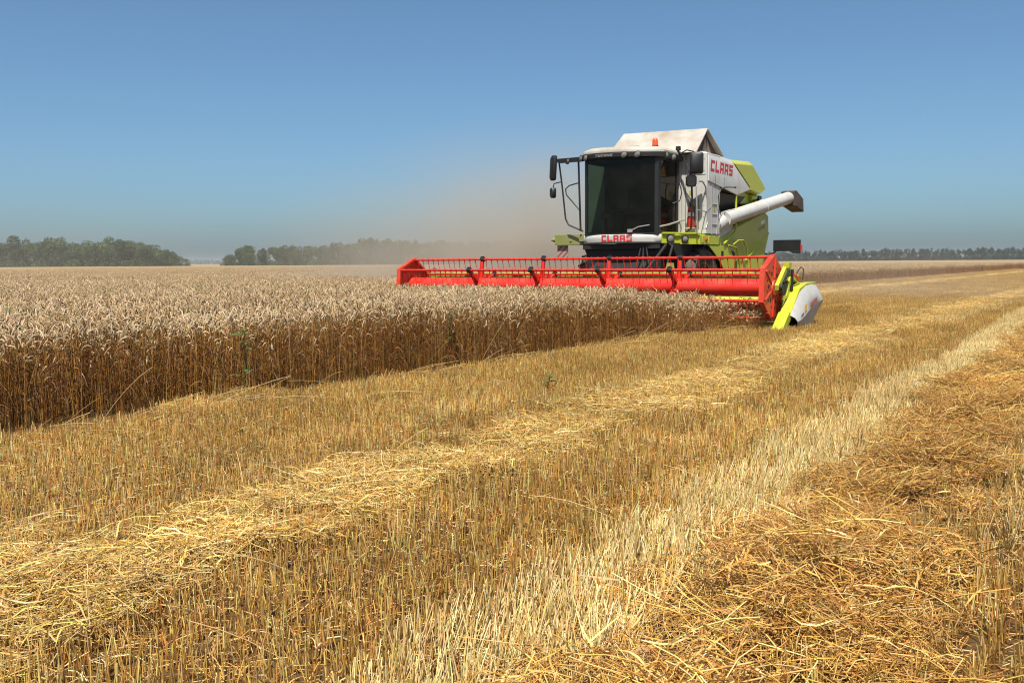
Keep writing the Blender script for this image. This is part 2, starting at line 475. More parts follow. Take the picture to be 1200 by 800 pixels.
def stubble_clump(name, size=0.5, lean=0.0, leansd=0.13, hm=0.112, pale=0.0, n=310, loose=120):
    acc = Acc()
    row = rng.integers(0, 4, n)
    x = (row + 0.5) * size / 4 - size / 2 + rng.normal(0, 0.017, n)
    tuft = rng.uniform(-size / 2, size / 2, n // 3)
    y = tuft[rng.integers(0, len(tuft), n)] + rng.normal(0, 0.012, n)
    h = rng.normal(hm, 0.028, n).clip(0.04, hm * 1.6)
    lx = rng.normal(0, leansd, n); ly = rng.normal(lean, leansd + abs(lean) * 0.3, n)
    t = np.array([0.0, 0.5, 1.0])[None]
    nz = 1 / np.sqrt(1 + lx ** 2 + ly ** 2)
    P = np.stack([x[:, None] + (lx * nz * h)[:, None] * t, y[:, None] + (ly * nz * h)[:, None] * t, (h * nz)[:, None] * t + 0 * x[:, None]], -1)
    g = [(0.64, 0.395, 0.105), (0.42, 0.21, 0.05), (0.78, 0.56, 0.23)]
    p = [(0.76, 0.57, 0.235), (0.62, 0.42, 0.125), (0.84, 0.68, 0.34)]
    sc = np.where(rng.random((n, 1)) < pale, mixcol(p, [5, 3, 3], n, 0.2), mixcol(g, [5, 4, 2], n, 0.32))
    tubes(acc, P, np.broadcast_to((rng.normal(0.0019, 0.0004, (n, 1))).clip(0.0011, 0.0030), (n, 3)) * np.array([1.1, 1.0, 0.95])[None], sc, 4)
    # leaf sheaths hanging on the stalks
    k = n // 4
    pk = rng.integers(0, n, k); a = rng.uniform(0, 6.28, k); ll = rng.uniform(0.04, 0.11, k)
    tl = np.linspace(0, 1, 3)[None]
    b0 = P[pk, 1]
    PL = np.stack([b0[:, :1] + np.cos(a)[:, None] * ll[:, None] * tl * 0.7, b0[:, 1:2] + np.sin(a)[:, None] * ll[:, None] * tl * 0.7,
                   np.maximum(b0[:, 2:] + ll[:, None] * (0.5 * tl - 0.9 * tl ** 2), 0.008)], -1)
    ribbons(acc, PL, np.broadcast_to(np.array([0.006, 0.005, 0.001])[None], (k, 3)), mixcol([(0.30, 0.16, 0.05), (0.50, 0.36, 0.15)], [2, 1 + 2 * pale], k, 0.2))
    # chopped bits between the rows
    lying_straws(acc, loose, size, 0.004, 0.07, 0.03, 0.16, 0.3)
    return acc.mesh(name, M['straw'])


def lying_straws(acc, n, size, z0, z1, l0, l1, tilt, cols=None, wts=None, r=0.0021, axis=None, axsd=0.5):
    c = rng.uniform(-size / 2, size / 2, (n, 2)); z = rng.uniform(z0, z1, n)
    L = rng.uniform(l0, l1, n); a = rng.uniform(0, 2 * np.pi, n) if axis is None else rng.normal(axis, axsd, n)
    ti = rng.normal(0, tilt, n)
    t = np.linspace(-0.5, 0.5, 4)[None]
    bow = rng.normal(0, 0.26, n)[:, None] * L[:, None] * (0.25 - t ** 2) * 1.6
    sx = np.cos(a)[:, None] * t * L[:, None] * np.cos(ti)[:, None] - np.sin(a)[:, None] * bow
    sy = np.sin(a)[:, None] * t * L[:, None] * np.cos(ti)[:, None] + np.cos(a)[:, None] * bow
    sz = t * L[:, None] * np.sin(ti)[:, None] + np.abs(bow) * 0.4
    P = np.stack([c[:, :1] + sx, c[:, 1:] + sy, np.maximum(z[:, None] + sz, 0.004)], -1)
    cols = cols or [(0.64, 0.41, 0.125), (0.44, 0.23, 0.06), (0.78, 0.60, 0.30)]
    tubes(acc, P, np.broadcast_to(rng.normal(r, r * 0.15, (n, 1)).clip(r * 0.5, r * 1.5), (n, 4)), mixcol(cols, wts or [5, 4, 2], n, 0.26), 4)


def straw_clump(name, cols, wts, size=0.55, n=230, zt=0.07, tilt=0.18, leaves=40):
    acc = Acc()
    lying_straws(acc, int(n * 0.22), size, 0.0, zt, 0.14, 0.36, tilt, cols, wts, 0.0019)
    lying_straws(acc, int(n * 1.3), size, 0.0, zt, 0.03, 0.15, tilt * 1.8, cols, wts, 0.0019)
    c = rng.uniform(-size / 2, size / 2, (leaves, 2)); a = rng.uniform(0, 6.28, leaves); ll = rng.uniform(0.06, 0.2, leaves)
    t = np.linspace(0, 1, 4)[None]
    P = np.stack([c[:, :1] + np.cos(a)[:, None] * ll[:, None] * t, c[:, 1:] + np.sin(a)[:, None] * ll[:, None] * t,
                  rng.uniform(0.01, zt, leaves)[:, None] + ll[:, None] * rng.normal(0, 0.35, leaves)[:, None] * t * (1 - t) * 2 + 0.005], -1)
    ribbons(acc, P, np.broadcast_to(np.array([0.005, 0.008, 0.006, 0.001])[None], (leaves, 4)), mixcol(cols, wts, leaves, 0.2), side=np.array([[[0, 0, 1.0]]]) + rng.normal(0, 0.4, (leaves, 1, 3)))
    return acc.mesh(name, M['straw'])


def grid_uv(du, us, vs):
    u = np.arange(us[0], us[1], du) + du / 2; v = np.arange(vs[0], vs[1], du) + du / 2
    U, V = np.meshgrid(u, v)
    return U.ravel(), V.ravel()


def place(U, V, keep_far, margin=2.5):
    x, y = uv2xy(U, V)
    k = in_view(x, y, keep_far, margin)
    return U[k], V[k], np.column_stack([x[k], y[k]])


def uprot(n, k90=True, tilt=0.0, flip=2):
    rz = -TH + rng.integers(0, flip, n) * (2 * np.pi / flip)
    return np.column_stack([rng.normal(0, tilt, n), rng.normal(0, tilt, n), rz])


EDGE_U, BACK_U = -7.55, -15.55
HEAD_V = V0 - 0.05
# standing wheat
U, V = grid_uv(0.5, (-130, -6.0), (-60, 200))
edge = EDGE_U + 0.12 * np.sin(V * 0.7) + 0.08 * np.sin(V * 2.3 + 1) - 0.25 + 0.75 * np.clip((V - 13.5) / 5, 0, 1) + 0.30 * np.clip((V - 15.6) / 2.0, 0, 1)
keep = ((V < HEAD_V - 0.25) & (U < edge)) | ((V >= HEAD_V - 0.25) & (U < BACK_U - 0.25 + 0.1 * np.sin(V * 0.5)))
U, V, XY = place(U[keep], V[keep], 165, 2.5)
nw = len(XY)
XY = XY + rng.normal(0, 0.035, (nw, 2))
hs = 1.0 + 0.05 * fbm(XY[:, 0], XY[:, 1], 4.0, 3) + rng.normal(0, 0.02, nw)
# the last strip in front of the reel is being pushed over and gathered in
near_reel = (V > HEAD_V - 2.8) & (U > -9.2) & (V < HEAD_V)
hs = np.where(near_reel, hs * (0.97 - 0.055 * (U + 9.2) - 0.45 * np.clip(U + 7.45, 0, 1)), hs)
rot = uprot(nw, tilt=0.03, flip=4)
rot[:, 0] += np.where(near_reel, 0.12, 0)
ng = 46
gu = np.linspace(U0 - 4.3, U0 + 4.1, ng); gx, gy = uv2xy(gu, np.full(ng, V0 + 0.22) + rng.normal(0, 0.08, ng))
XY = np.vstack([XY, np.column_stack([gx, gy])])
gr_ = uprot(ng, flip=4); gr_[:, 2] = -TH; gr_[:, 0] = -rng.uniform(0.25, 0.7, ng)
rot = np.vstack([rot, gr_]); hs = np.concatenate([hs, rng.uniform(0.55, 0.75, ng)]); nw += ng
wv = [wheat_clump('wheat_clump') for _ in range(7)]
scatter('standing_wheat', wv, XY, 0.0, rot, np.column_stack([np.ones(nw), np.ones(nw), hs]), rng.integers(0, 7, nw),
        'ripe standing wheat with pale nodding ears over dark brown stems', 'wheat', M['wheat'])

# wheat too far off for single ears: one canopy sheet with cut sides
m, n, l, b, o = new_mat('far_wheat_canopy')
tc = n.new('ShaderNodeTexCoord')
n1 = n.new('ShaderNodeTexNoise'); n1.inputs['Scale'].default_value = 2.2; n1.inputs['Detail'].default_value = 8; n1.inputs['Roughness'].default_value = 0.75
l.new(tc.outputs['Object'], n1.inputs['Vector'])
n2 = n.new('ShaderNodeTexNoise'); n2.inputs['Scale'].default_value = 0.02; n2.inputs['Detail'].default_value = 4
l.new(tc.outputs['Object'], n2.inputs['Vector'])
av = n.new('ShaderNodeMath'); av.operation = 'MULTIPLY_ADD'; av.inputs[1].default_value = 0.6; l.new(n1.outputs['Fac'], av.inputs[0])
m3 = n.new('ShaderNodeMath'); m3.operation = 'MULTIPLY'; m3.inputs[1].default_value = 0.4; l.new(n2.outputs['Fac'], m3.inputs[0]); l.new(m3.outputs[0], av.inputs[2])
c1 = n.new('ShaderNodeMix'); c1.data_type = 'RGBA'; c1.inputs['A'].default_value = (0.20, 0.13, 0.065, 1); c1.inputs['B'].default_value = (0.38, 0.275, 0.15, 1)
l.new(av.outputs[0], c1.inputs['Factor']); l.new(c1.outputs['Result'], b.inputs['Base Color'])
set_in(b, Roughness=0.9, Specular_IOR_Level=0.1)
M['canopy'] = m
bm = bmesh.new()
# region u < BACK_U beyond y = 95 m, out to 3 km
def at_edge(y): return (y * math.sin(TH) + BACK_U) / math.cos(TH)      # x of the line u = BACK_U at depth y
poly = [(-4000, 95), (at_edge(95) - 2.2, 95), (at_edge(150) - 2.2, 150), (at_edge(152), 152), (at_edge(2400), 2400), (at_edge(2400), 3400), (-4000, 3400)]
top = [bm.verts.new((x, y, 0.74)) for x, y in poly]
bot = [bm.verts.new((x, y, 0.01)) for x, y in poly]
bm.faces.new(top)
for i in range(len(poly)):
    j = (i + 1) % len(poly)
    bm.faces.new((top[i], bot[i], bot[j], top[j]))
bmesh.ops.recalc_face_normals(bm, faces=bm.faces)
me = bpy.data.meshes.new('distant_wheat'); bm.to_mesh(me); bm.free(); me.materials.append(M['canopy'])
fw = bpy.data.objects.new('distant_wheat', me); COL.objects.link(fw)
fw['kind'] = 'stuff'; fw['label'] = 'far stretch of ripe wheat running to the tree lines'; fw['category'] = 'wheat'

# stubble
U, V = grid_uv(0.5, (-60, 70), (-60, 170))
cut = ((V < HEAD_V) & (U > EDGE_U - 0.1 + 0.12 * np.sin(V * 0.7))) | ((V >= HEAD_V) & (U > BACK_U + 0.1))
U, V, XY = place(U[cut], V[cut], 130, 2.0)
pale = np.zeros(len(U), bool)
for (u, hw, hh), lst in zip(WR, (1, 1, 0)):
    pass
sw0, sw1 = SWAY(V, 0), SWAY(V, 1)
d0, d1 = U - (WR[0][0] + sw0), U - (WR[1][0] + sw1)
patch0 = fbm(U, V, 0.9, 41)
inner = (d1 > -0.22) & (d1 < 0.05)
pl1 = (d1 < -0.40) & (d1 > -1.12 + 0.12 * patch0)                  # flattened pale strips beside the near windrow
pl0 = ((d0 > 0.3) & (d0 < 0.95)) | ((d0 < -0.3) & (d0 > -0.8)) | ((d1 > 0.2) & (d1 < 0.6))
patch = fbm(U, V, 1.6, 11)
kind = np.zeros(len(U), int)
keep_line = pl1
kind = np.where(pl0 & (patch > 0.05), 2, kind)
keep = ~inner & ~((d1 < -0.50) & (d1 > -0.98))
U, V, XY, kind, patch = U[keep], V[keep], XY[keep], kind[keep], patch[keep]
lv = np.repeat(np.arange(-6, 120, 0.27), 2); lu = WR[1][0] + SWAY(lv, 1) + np.tile([-0.60, -0.83], len(lv) // 2) + rng.normal(0, 0.05, len(lv)); lv = lv + rng.normal(0, 0.05, len(lv))
lu, lv, lxy = place(lu, lv, 115, 2.0)
U, V, XY = np.concatenate([U, lu]), np.concatenate([V, lv]), np.vstack([XY, lxy])
kind = np.concatenate([kind, np.ones(len(lu), int)]); patch = fbm(U, V, 1.6, 11)
ns = len(U)
sv_ = [stubble_clump('stubble_clump') for _ in range(5)]
lv_ = [stubble_clump('leaning_stubble_clump', size=0.42, lean=0.5, leansd=0.24, hm=0.165, pale=0.8, n=150) for _ in range(4)]
pv_ = [stubble_clump('pale_stubble_clump', lean=0.2, leansd=0.3, hm=0.15, pale=0.5, n=210) for _ in range(3)]
idx = np.where(kind == 0, rng.integers(0, 5, ns), np.where(kind == 1, 5 + rng.integers(0, 4, ns), 9 + rng.integers(0, 3, ns)))
rot = uprot(ns, tilt=0.02)
rot[:, 2] = np.where(kind == 1, -TH + rng.normal(0, 0.35, ns), rot[:, 2])
hs = 1.0 + 0.16 * fbm(U, V, 3.0, 5) + rng.normal(0, 0.04, ns)
scatter('cut_stubble', sv_ + lv_ + pv_, XY + rng.normal(0, 0.02, (ns, 2)), 0.0, rot, np.column_stack([np.ones(ns), np.ones(ns), hs]), idx,
        'cut golden stubble standing in rows with pale leaning stalks beside the straw', 'stubble', M['straw'])

# windrows of straw
G = [(0.70, 0.455, 0.125), (0.54, 0.30, 0.068), (0.78, 0.60, 0.27)]
O = [(0.58, 0.335, 0.078), (0.38, 0.175, 0.036), (0.70, 0.485, 0.175)]
gold = [straw_clump('gold_straw_clump', G, [5, 3, 3]) for _ in range(4)]
ochre = [straw_clump('ochre_straw_clump', O, [5, 4, 2], tilt=0.28, zt=0.09) for _ in range(4)]


def windrow(name, k, v0, v1, base, per_m, label):
    u, hw, hh = WR[k]
    n = int((v1 - v0) * per_m)
    V = rng.uniform(v0, v1, n); q = rng.normal(0, 0.46 if k == 0 else 0.55, n).clip(-1.5, 1.5)
    U = u + SWAY(V, k) + q * hw
    x, y = uv2xy(U, V)
    lump = fbm(U * 1.0, V * 1.0, 0.30, 20 + k)
    kp = in_view(x, y, 140, 2.0) & (lump > -0.24 if k == 1 else lump > -9)
    U, V, x, y, q, lump = (a[kp] for a in (U, V, x, y, q, lump))
    n = len(U)
    prof = np.clip(1 - q ** 2, 0, 1) * hh
    z = prof * rng.uniform(0.1, 1.0, n) * (1.0 + 1.5 * lump if k == 1 else 1.0 + 0.3 * lump)
    tl_ = 0.07 if k == 0 else 0.15
    rot = np.column_stack([rng.normal(0, tl_, n), rng.normal(0, tl_, n), rng.uniform(0, 6.28, n)])
    s = rng.uniform(0.75, 1.15, n)
    return U, V, np.column_stack([x, y]), np.clip(z, 0, None) + (0.045 if k == 0 else 0.0), rot, np.column_stack([s, s, s]), base + rng.integers(0, 4, n)


parts = [windrow('w', 0, -10, 130, 0, 9.5, ''), windrow('w', 1, -10, 60, 4, 24, ''), windrow('w', 2, 27, 130, 0, 8, '')]
for (nm, lab), pt in zip((('straw_windrow', 'bright golden straw swath lying between the wheat and the pale stubble strip'),
                          ('straw_windrow', 'lumpy ochre straw swath nearest the camera with dark gaps'),
                          ('straw_windrow', 'far golden straw swath left on the cut strip behind the harvester')), parts):
    scatter(nm, gold + ochre, pt[2], pt[3], pt[4], pt[5], pt[6], lab, 'straw', M['straw'])

# long stray stalks at the foot of the wheat and over the stubble
acc = Acc()
k = 130
V = rng.uniform(1, 19, k); U = EDGE_U + np.abs(rng.normal(0, 0.35, k)) - 0.05
x, y = uv2xy(U, V); a = rng.normal(-0.3, 0.9, k); L = rng.uniform(0.35, 0.8, k); e = np.abs(rng.normal(0.25, 0.3, k))
t = np.linspace(0, 1, 5)[None]
P = np.stack([x[:, None] + np.cos(a)[:, None] * np.cos(e)[:, None] * L[:, None] * t, y[:, None] + np.sin(a)[:, None] * np.cos(e)[:, None] * L[:, None] * t,
              0.06 + np.sin(e)[:, None] * L[:, None] * t - 0.25 * L[:, None] * t ** 2 * rng.uniform(0, 1, (k, 1)) + 0.03], -1)
P[..., 2] = np.maximum(P[..., 2], 0.03)
tubes(acc, P, np.full((k, 5), 0.0023), mixcol([(0.58, 0.42, 0.17), (0.45, 0.28, 0.09)], [2, 1], k), 4)
k = 120
V = rng.uniform(0.5, 16, k); U = rng.uniform(-7.4, 1.5, k)
x, y = uv2xy(U, V); a = rng.uniform(0, 6.28, k); L = rng.uniform(0.2, 0.5, k); e = rng.normal(0.1, 0.35, k)
P = np.stack([x[:, None] + np.cos(a)[:, None] * L[:, None] * t, y[:, None] + np.sin(a)[:, None] * L[:, None] * t,
              0.12 + np.sin(e)[:, None] * L[:, None] * (t - 0.5) + 0.03 * np.sin(t * 3)], -1)
tubes(acc, P, np.full((k, 5), 0.0021), mixcol([(0.62, 0.46, 0.19), (0.45, 0.28, 0.09)], [2, 1], k), 4)
ob = bpy.data.objects.new('loose_straw', acc.mesh('loose_straw', M['straw'])); COL.objects.link(ob)
ob['kind'] = 'stuff'; ob['label'] = 'long loose straws lying over the stubble and at the foot of the wheat'; ob['category'] = 'straw'


# ------------------------------------------------------------------ trees
def tree_crown(name, h, wid, n=1500, cols=((0.06, 0.095, 0.026), (0.085, 0.125, 0.035), (0.04, 0.065, 0.022)), tall=1.0):
    k = rng.integers(11, 16)
    ctr = np.column_stack([rng.normal(0, wid * 0.26, k), rng.normal(0, wid * 0.26, k), rng.uniform(0.16, 0.86, k) * h])
    ctr[:, :2] *= (1.15 - 0.75 * np.abs(ctr[:, 2:] / h - 0.5) * 1.3)
    ctr[:4, 2] = 0.11 * h; ctr[:4, :2] = rng.normal(0, wid * 0.34, (4, 2))       # undergrowth and low boughs
    rad = rng.uniform(0.16, 0.30, k) * wid
    pk = rng.choice(k, n, p=rad ** 2 / (rad ** 2).sum())
    d = rng.normal(size=(n, 3)); d /= np.linalg.norm(d, axis=1, keepdims=True)
    P = ctr[pk] + d * (rad[pk] * rng.uniform(0.45, 1.12, n) ** 0.6)[:, None] * np.array([1, 1, 1.1 * tall])
    P[:, 2] = np.abs(P[:, 2] - 0.3) + 0.3
    s = rng.uniform(0.16, 0.40, n)[:, None]
    a = rng.normal(size=(n, 3)); a /= np.linalg.norm(a, axis=1, keepdims=True)
    b = np.cross(a, rng.normal(size=(n, 3))); b /= np.linalg.norm(b, axis=1, keepdims=True)
    V = np.stack([P - a * s, P - b * s * 0.6, P + a * s, P + b * s * 0.6], 1).reshape(-1, 3)
    Q = np.arange(n * 4).reshape(-1, 4)
    lob = mixcol(cols, [4, 3, 3], k, 0.18)
    C = np.repeat(lob[pk] * np.exp(rng.normal(0, 0.15, (n, 1))), 4, 0)
    return np_mesh(name, V, Q=Q, C=C, mats=[M['leaf']])


def tree_trunk(name, h):
    acc = Acc()
    ps = []
    for i in range(6):
        z0 = 0 if i == 0 else rng.uniform(0.18, 0.5) * h
        a = rng.uniform(0, 6.28); L = h * (0.75 if i == 0 else rng.uniform(0.2, 0.35)); e = 0.03 if i == 0 else rng.uniform(0.5, 0.9)
        t = np.linspace(0, 1, 5)
        ps.append(np.column_stack([np.cos(a) * np.sin(e) * L * t, np.sin(a) * np.sin(e) * L * t, z0 + np.cos(e) * L * t]))
    P = np.stack(ps)
    r = np.stack([np.linspace(1, 0.2, 5) * (0.02 * h if i == 0 else 0.008 * h) for i in range(6)])
    tubes(acc, P, r, np.full((6, 3), 0.08), 6)
    return acc.mesh(name, M['bark'])


protos = []
for i in range(7):
    hh = 11.0
    c = tree_crown('crown', hh, rng.uniform(6.5, 8.5), 2600)
    protos.append((c, tree_trunk('trunk', hh)))
for i in range(3):          # slimmer poplar-like trees
    c = tree_crown('crown', 11.0, rng.uniform(4.0, 5.0), 1700, tall=1.5)
    protos.append((c, tree_trunk('trunk', 11.0)))


dark = []  # leaf colours darkened to give these far crowns an unlit look
for i in range(6):
    dark.append((tree_crown('crown', 11.0, rng.uniform(4.2, 6.5), 1900, cols=((0.022, 0.045, 0.022), (0.032, 0.06, 0.028), (0.015, 0.032, 0.018)), tall=1.3), tree_trunk('trunk', 11.0)))


def tree(x, y, h, p, label, group, name='field_tree', wide=1.0):
    e = bpy.data.objects.new(name, None); COL.objects.link(e)
    e.location = (x, y, 0); e.rotation_euler = (0, 0, random.uniform(0, 6.28))
    s = h / 11.0
    e.scale = (s * wide, s * wide, s)
    e['label'] = label; e['category'] = 'tree'; e['group'] = group
    for nm, me in zip(('crown', 'trunk'), p):
        ch = bpy.data.objects.new(nm, me); ch.parent = e; COL.objects.link(ch)
    return e


def px2x(px, y): return (px - 600) / 1167.0 * y


env_l = ([-20, 5, 25, 45, 62, 80, 105, 130, 160, 187, 208, 224], [12.5, 11.8, 11.9, 9.5, 12.6, 10.5, 10.2, 11.4, 9.4, 8.9, 5.6, 2.6])
px = -18.0
while px < 222:
    for dy in (0, 16):
        q = px + random.uniform(-3, 3); D = 368 + dy + random.uniform(-4, 4)
        h = np.interp(q, *env_l) * random.uniform(0.76, 1.10) * (1.0 if dy == 0 else 0.97)
        tree(px2x(q, D), D, max(h, 2.0), random.choice(protos if h > 6 else protos[:7]), 'hazy green broadleaf tree in the windbreak at the left edge beyond the wheat', 'trees of the left windbreak')
    px += random.uniform(6, 10)
env_m = ([262, 275, 290, 310, 330, 350, 370, 410, 430, 470, 520, 560, 620, 690], [3.0, 6.2, 8.2, 7.0, 8.6, 8.2, 8.6, 8.8, 10.6, 10.0, 9.2, 9.0, 8.8, 8.8])
px = 266.0
while px < 690:
    for dy in (0, 15):
        q = px + random.uniform(-3, 3); D = 372 + dy + random.uniform(-4, 4)
        h = np.interp(q, *env_m) * random.uniform(0.86, 1.06)
        tree(px2x(q, D), D, max(h, 2.2), random.choice(protos[:8]), 'dust veiled tree in the windbreak between the field gap and the harvester', 'trees of the middle windbreak')
    px += random.uniform(7, 11)
px = 896.0
while px < 1225:
    D = 880 + random.uniform(-10, 10)
    h = np.interp(px, [896, 930, 960, 1040, 1110, 1150, 1225], [9.5, 10.0, 10.8, 11.6, 11.8, 12.8, 12.5]) * random.uniform(0.86, 1.06)
    tree(px2x(px, D), D, h, random.choice(dark), 'small dark blue green tree in the far windbreak right of the harvester', 'trees of the right windbreak', wide=random.uniform(0.8, 1.15))
    px += random.uniform(2.2, 3.9)

# a far wood on the horizon, one mass
acc = Acc()
nf = 9000
X = rng.uniform(-1500, 900, nf); Y = 2900 + rng.uniform(-40, 40, nf)
hh = 11 + 3 * fbm(X, Y, 40, 2); Z = rng.uniform(0, 1, nf) ** 0.7 * hh
s = rng.uniform(2.0, 4.5, nf)[:, None]; P = np.column_stack([X, Y, Z])
a = rng.normal(size=(nf, 3)); a /= np.linalg.norm(a, axis=1, keepdims=True)
b_ = np.cross(a, rng.normal(size=(nf, 3))); b_ /= np.linalg.norm(b_, axis=1, keepdims=True)
acc.add(np.stack([P - a * s, P - b_ * s, P + a * s, P + b_ * s], 1).reshape(-1, 3), np.arange(nf * 4).reshape(-1, 4), np.repeat(jit((0.05, 0.08, 0.03), nf, 0.2), 4, 0))
ob = bpy.data.objects.new('far_wood', acc.mesh('far_wood', M['leaf'])); COL.objects.link(ob)
ob['kind'] = 'stuff'; ob['label'] = 'thin blue strip of woodland on the horizon in the field gap'; ob['category'] = 'wood'


# ------------------------------------------------------------------ weeds
def weed_plant(u, v, h, label, nl=16):
    x, y = uv2xy(u, v)
    e = bpy.data.objects.new('weed', None); COL.objects.link(e); e.location = (x, y, 0)
    e['label'] = label; e['category'] = 'weed'
    acc = Acc(); t = np.linspace(0, 1, 4)
    P = np.stack([np.column_stack([0.04 * t * h, 0.02 * t, t * h])])
    tubes(acc, P, np.array([[0.004, 0.0035, 0.003, 0.002]]), np.array([[0.07, 0.13, 0.03]]), 5)
    o1 = bpy.data.objects.new('stem', acc.mesh('stem', M['weed'])); o1.parent = e; COL.objects.link(o1)
    acc = Acc()
    z0 = rng.uniform(0.35, 1.0, nl) * h; a = rng.uniform(0, 6.28, nl); L = rng.uniform(0.07, 0.14, nl)
    tl = np.linspace(0, 1, 5)[None]
    P = np.stack([0.04 * z0[:, None] + np.cos(a)[:, None] * L[:, None] * tl, np.sin(a)[:, None] * L[:, None] * tl, z0[:, None] + L[:, None] * (0.6 * tl - 0.6 * tl ** 2)], -1)
    ribbons(acc, P, L[:, None] * np.array([0.08, 0.38, 0.45, 0.28, 0.02])[None], jit((0.085, 0.14, 0.03), nl, 0.2), side=np.array([[[0, 0, 1.0]]]) + rng.normal(0, 0.15, (nl, 1, 3)))
    o2 = bpy.data.objects.new('foliage', acc.mesh('foliage', M['weed'])); o2.parent = e; COL.objects.link(o2)


WEEDS = [(525, 384, 0.45, 0.74, 'tall leafy green weed at the wheat edge below the red reel'), (283, 392, 0.72, 0.80, 'green weed among the wheat ears in the left of the field'), (3, 372, 0.74, 0.84, 'green weed among the wheat ears at the far left'),
         (643, 462, 0.0, 0.20, 'low green weed in the stubble under the middle of the reel'),
         (1065, 482, 0.0, 0.14, 'small green weed at the edge of the ochre straw swath'), (1117, 450, 0.0, 0.13, 'tiny green weed farthest along the ochre straw swath'), (1038, 502, 0.0, 0.10, 'tiny pale green weed nearest along the ochre straw swath')]
Ri = cam.matrix_world.to_3x3()
for px, py, z, h, lab in WEEDS:
    dv = Ri @ Vector(((px - 600) / 1167.0, -(py - 400) / 1167.0, -1.0))
    tt = (z - CAM_H) / dv.z if z != 0.45 else (EDGE_U - 0.02) / (dv.x * LEFT[0] + dv.y * LEFT[1])
    x, y = dv.x * tt, dv.y * tt
    weed_plant(x * LEFT[0] + y * LEFT[1], x * BACK[0] + y * BACK[1], h, lab, 18 if h > 0.4 else 10)

# ------------------------------------------------------------------ the combine harvester
class B:
    """bmesh builder in the machine's own axes: x to its left side, y towards its rear, z up"""
    def __init__(s): s.bm = bmesh.new(); s.mi = 0

    def face(s, vs):
        f = s.bm.faces.new([s.bm.verts.new(v) for v in vs]); f.material_index = s.mi; return s

    def solid(s, a, b):
        A = [s.bm.verts.new(v) for v in a]; Bv = [s.bm.verts.new(v) for v in b]
        k = len(A); fs = [s.bm.faces.new(A), s.bm.faces.new(list(reversed(Bv)))]
        for i in range(k):
            fs.append(s.bm.faces.new((A[i], Bv[i], Bv[(i + 1) % k], A[(i + 1) % k])))
        bmesh.ops.recalc_face_normals(s.bm, faces=fs)
        for f in fs: f.material_index = s.mi
        return s

    def box(s, x0, x1, y0, y1, z0, z1):
        return s.solid([(x0, y0, z0), (x1, y0, z0), (x1, y1, z0), (x0, y1, z0)], [(x0, y0, z1), (x1, y0, z1), (x1, y1, z1), (x0, y1, z1)])

    def prism(s, pts, ax, a0, a1):
        f = {'x': lambda p, a: (a, p[0], p[1]), 'y': lambda p, a: (p[0], a, p[1]), 'z': lambda p, a: (p[0], p[1], a)}[ax]
        return s.solid([f(p, a0) for p in pts], [f(p, a1) for p in pts])

    def rings(s, rs, cap=True):
        R_ = [[s.bm.verts.new(v) for v in r] for r in rs]; k = len(R_[0]); fs = []
        for a, b in zip(R_, R_[1:]):
            for i in range(k):
                fs.append(s.bm.faces.new((a[i], a[(i + 1) % k], b[(i + 1) % k], b[i])))
        if cap:
            fs.append(s.bm.faces.new(list(reversed(R_[0])))); fs.append(s.bm.faces.new(R_[-1]))
        bmesh.ops.recalc_face_normals(s.bm, faces=fs)
        for f in fs: f.material_index = s.mi
        return s

    def tube(s, pts, r, n=8):
        P = [Vector(p) for p in pts]; rr = r if isinstance(r, (list, tuple)) else [r] * len(P)
        out = []; prev = None
        for i, p in enumerate(P):
            t = (P[min(i + 1, len(P) - 1)] - P[max(i - 1, 0)]).normalized()
            a = prev - t * prev.dot(t) if prev is not None else t.orthogonal()
            a.normalize(); prev = a; b = t.cross(a)
            out.append([p + (a * math.cos(2 * math.pi * k / n) + b * math.sin(2 * math.pi * k / n)) * rr[i] for k in range(n)])
        return s.rings(out)

    def lathe(s, c, ax, prof, n=32):
        """prof: (offset along the axis, radius)"""
        out = []
        for h, r in prof:
            ring = []
            for k in range(n):
                a = 2 * math.pi * k / n; u, v = r * math.cos(a), r * math.sin(a)
                d = {'x': (h, u, v), 'y': (u, h, v), 'z': (u, v, h)}[ax]
                ring.append((c[0] + d[0], c[1] + d[1], c[2] + d[2]))
            out.append(ring)
        return s.rings(out)

    def sheet(s, rows, thick=None):
        """a surface through rows of points"""
        G = [[s.bm.verts.new(p) for p in r] for r in rows]
        for a, b in zip(G, G[1:]):
            for i in range(len(a) - 1):
                f = s.bm.faces.new((a[i], a[i + 1], b[i + 1], b[i])); f.material_index = s.mi
        return s

    def mat(s, i): s.mi = i; return s

    def done(s, name, mats, parent, bevel=0.0, smooth=True):
        me = bpy.data.meshes.new(name); s.bm.normal_update(); s.bm.to_mesh(me); s.bm.free()
        for m_ in (mats if isinstance(mats, (list, tuple)) else [mats]): me.materials.append(M[m_])
        if smooth:
            me.polygons.foreach_set('use_smooth', np.ones(len(me.polygons), bool))
            me.set_sharp_from_angle(angle=R(38))
        ob = bpy.data.objects.new(name, me); COL.objects.link(ob)
        ob.parent = parent
        if bevel:
            bv = ob.modifiers.new('bevel', 'BEVEL'); bv.width = bevel; bv.segments = 2; bv.limit_method = 'ANGLE'; bv.angle_limit = R(40); bv.harden_normals = True
        return ob


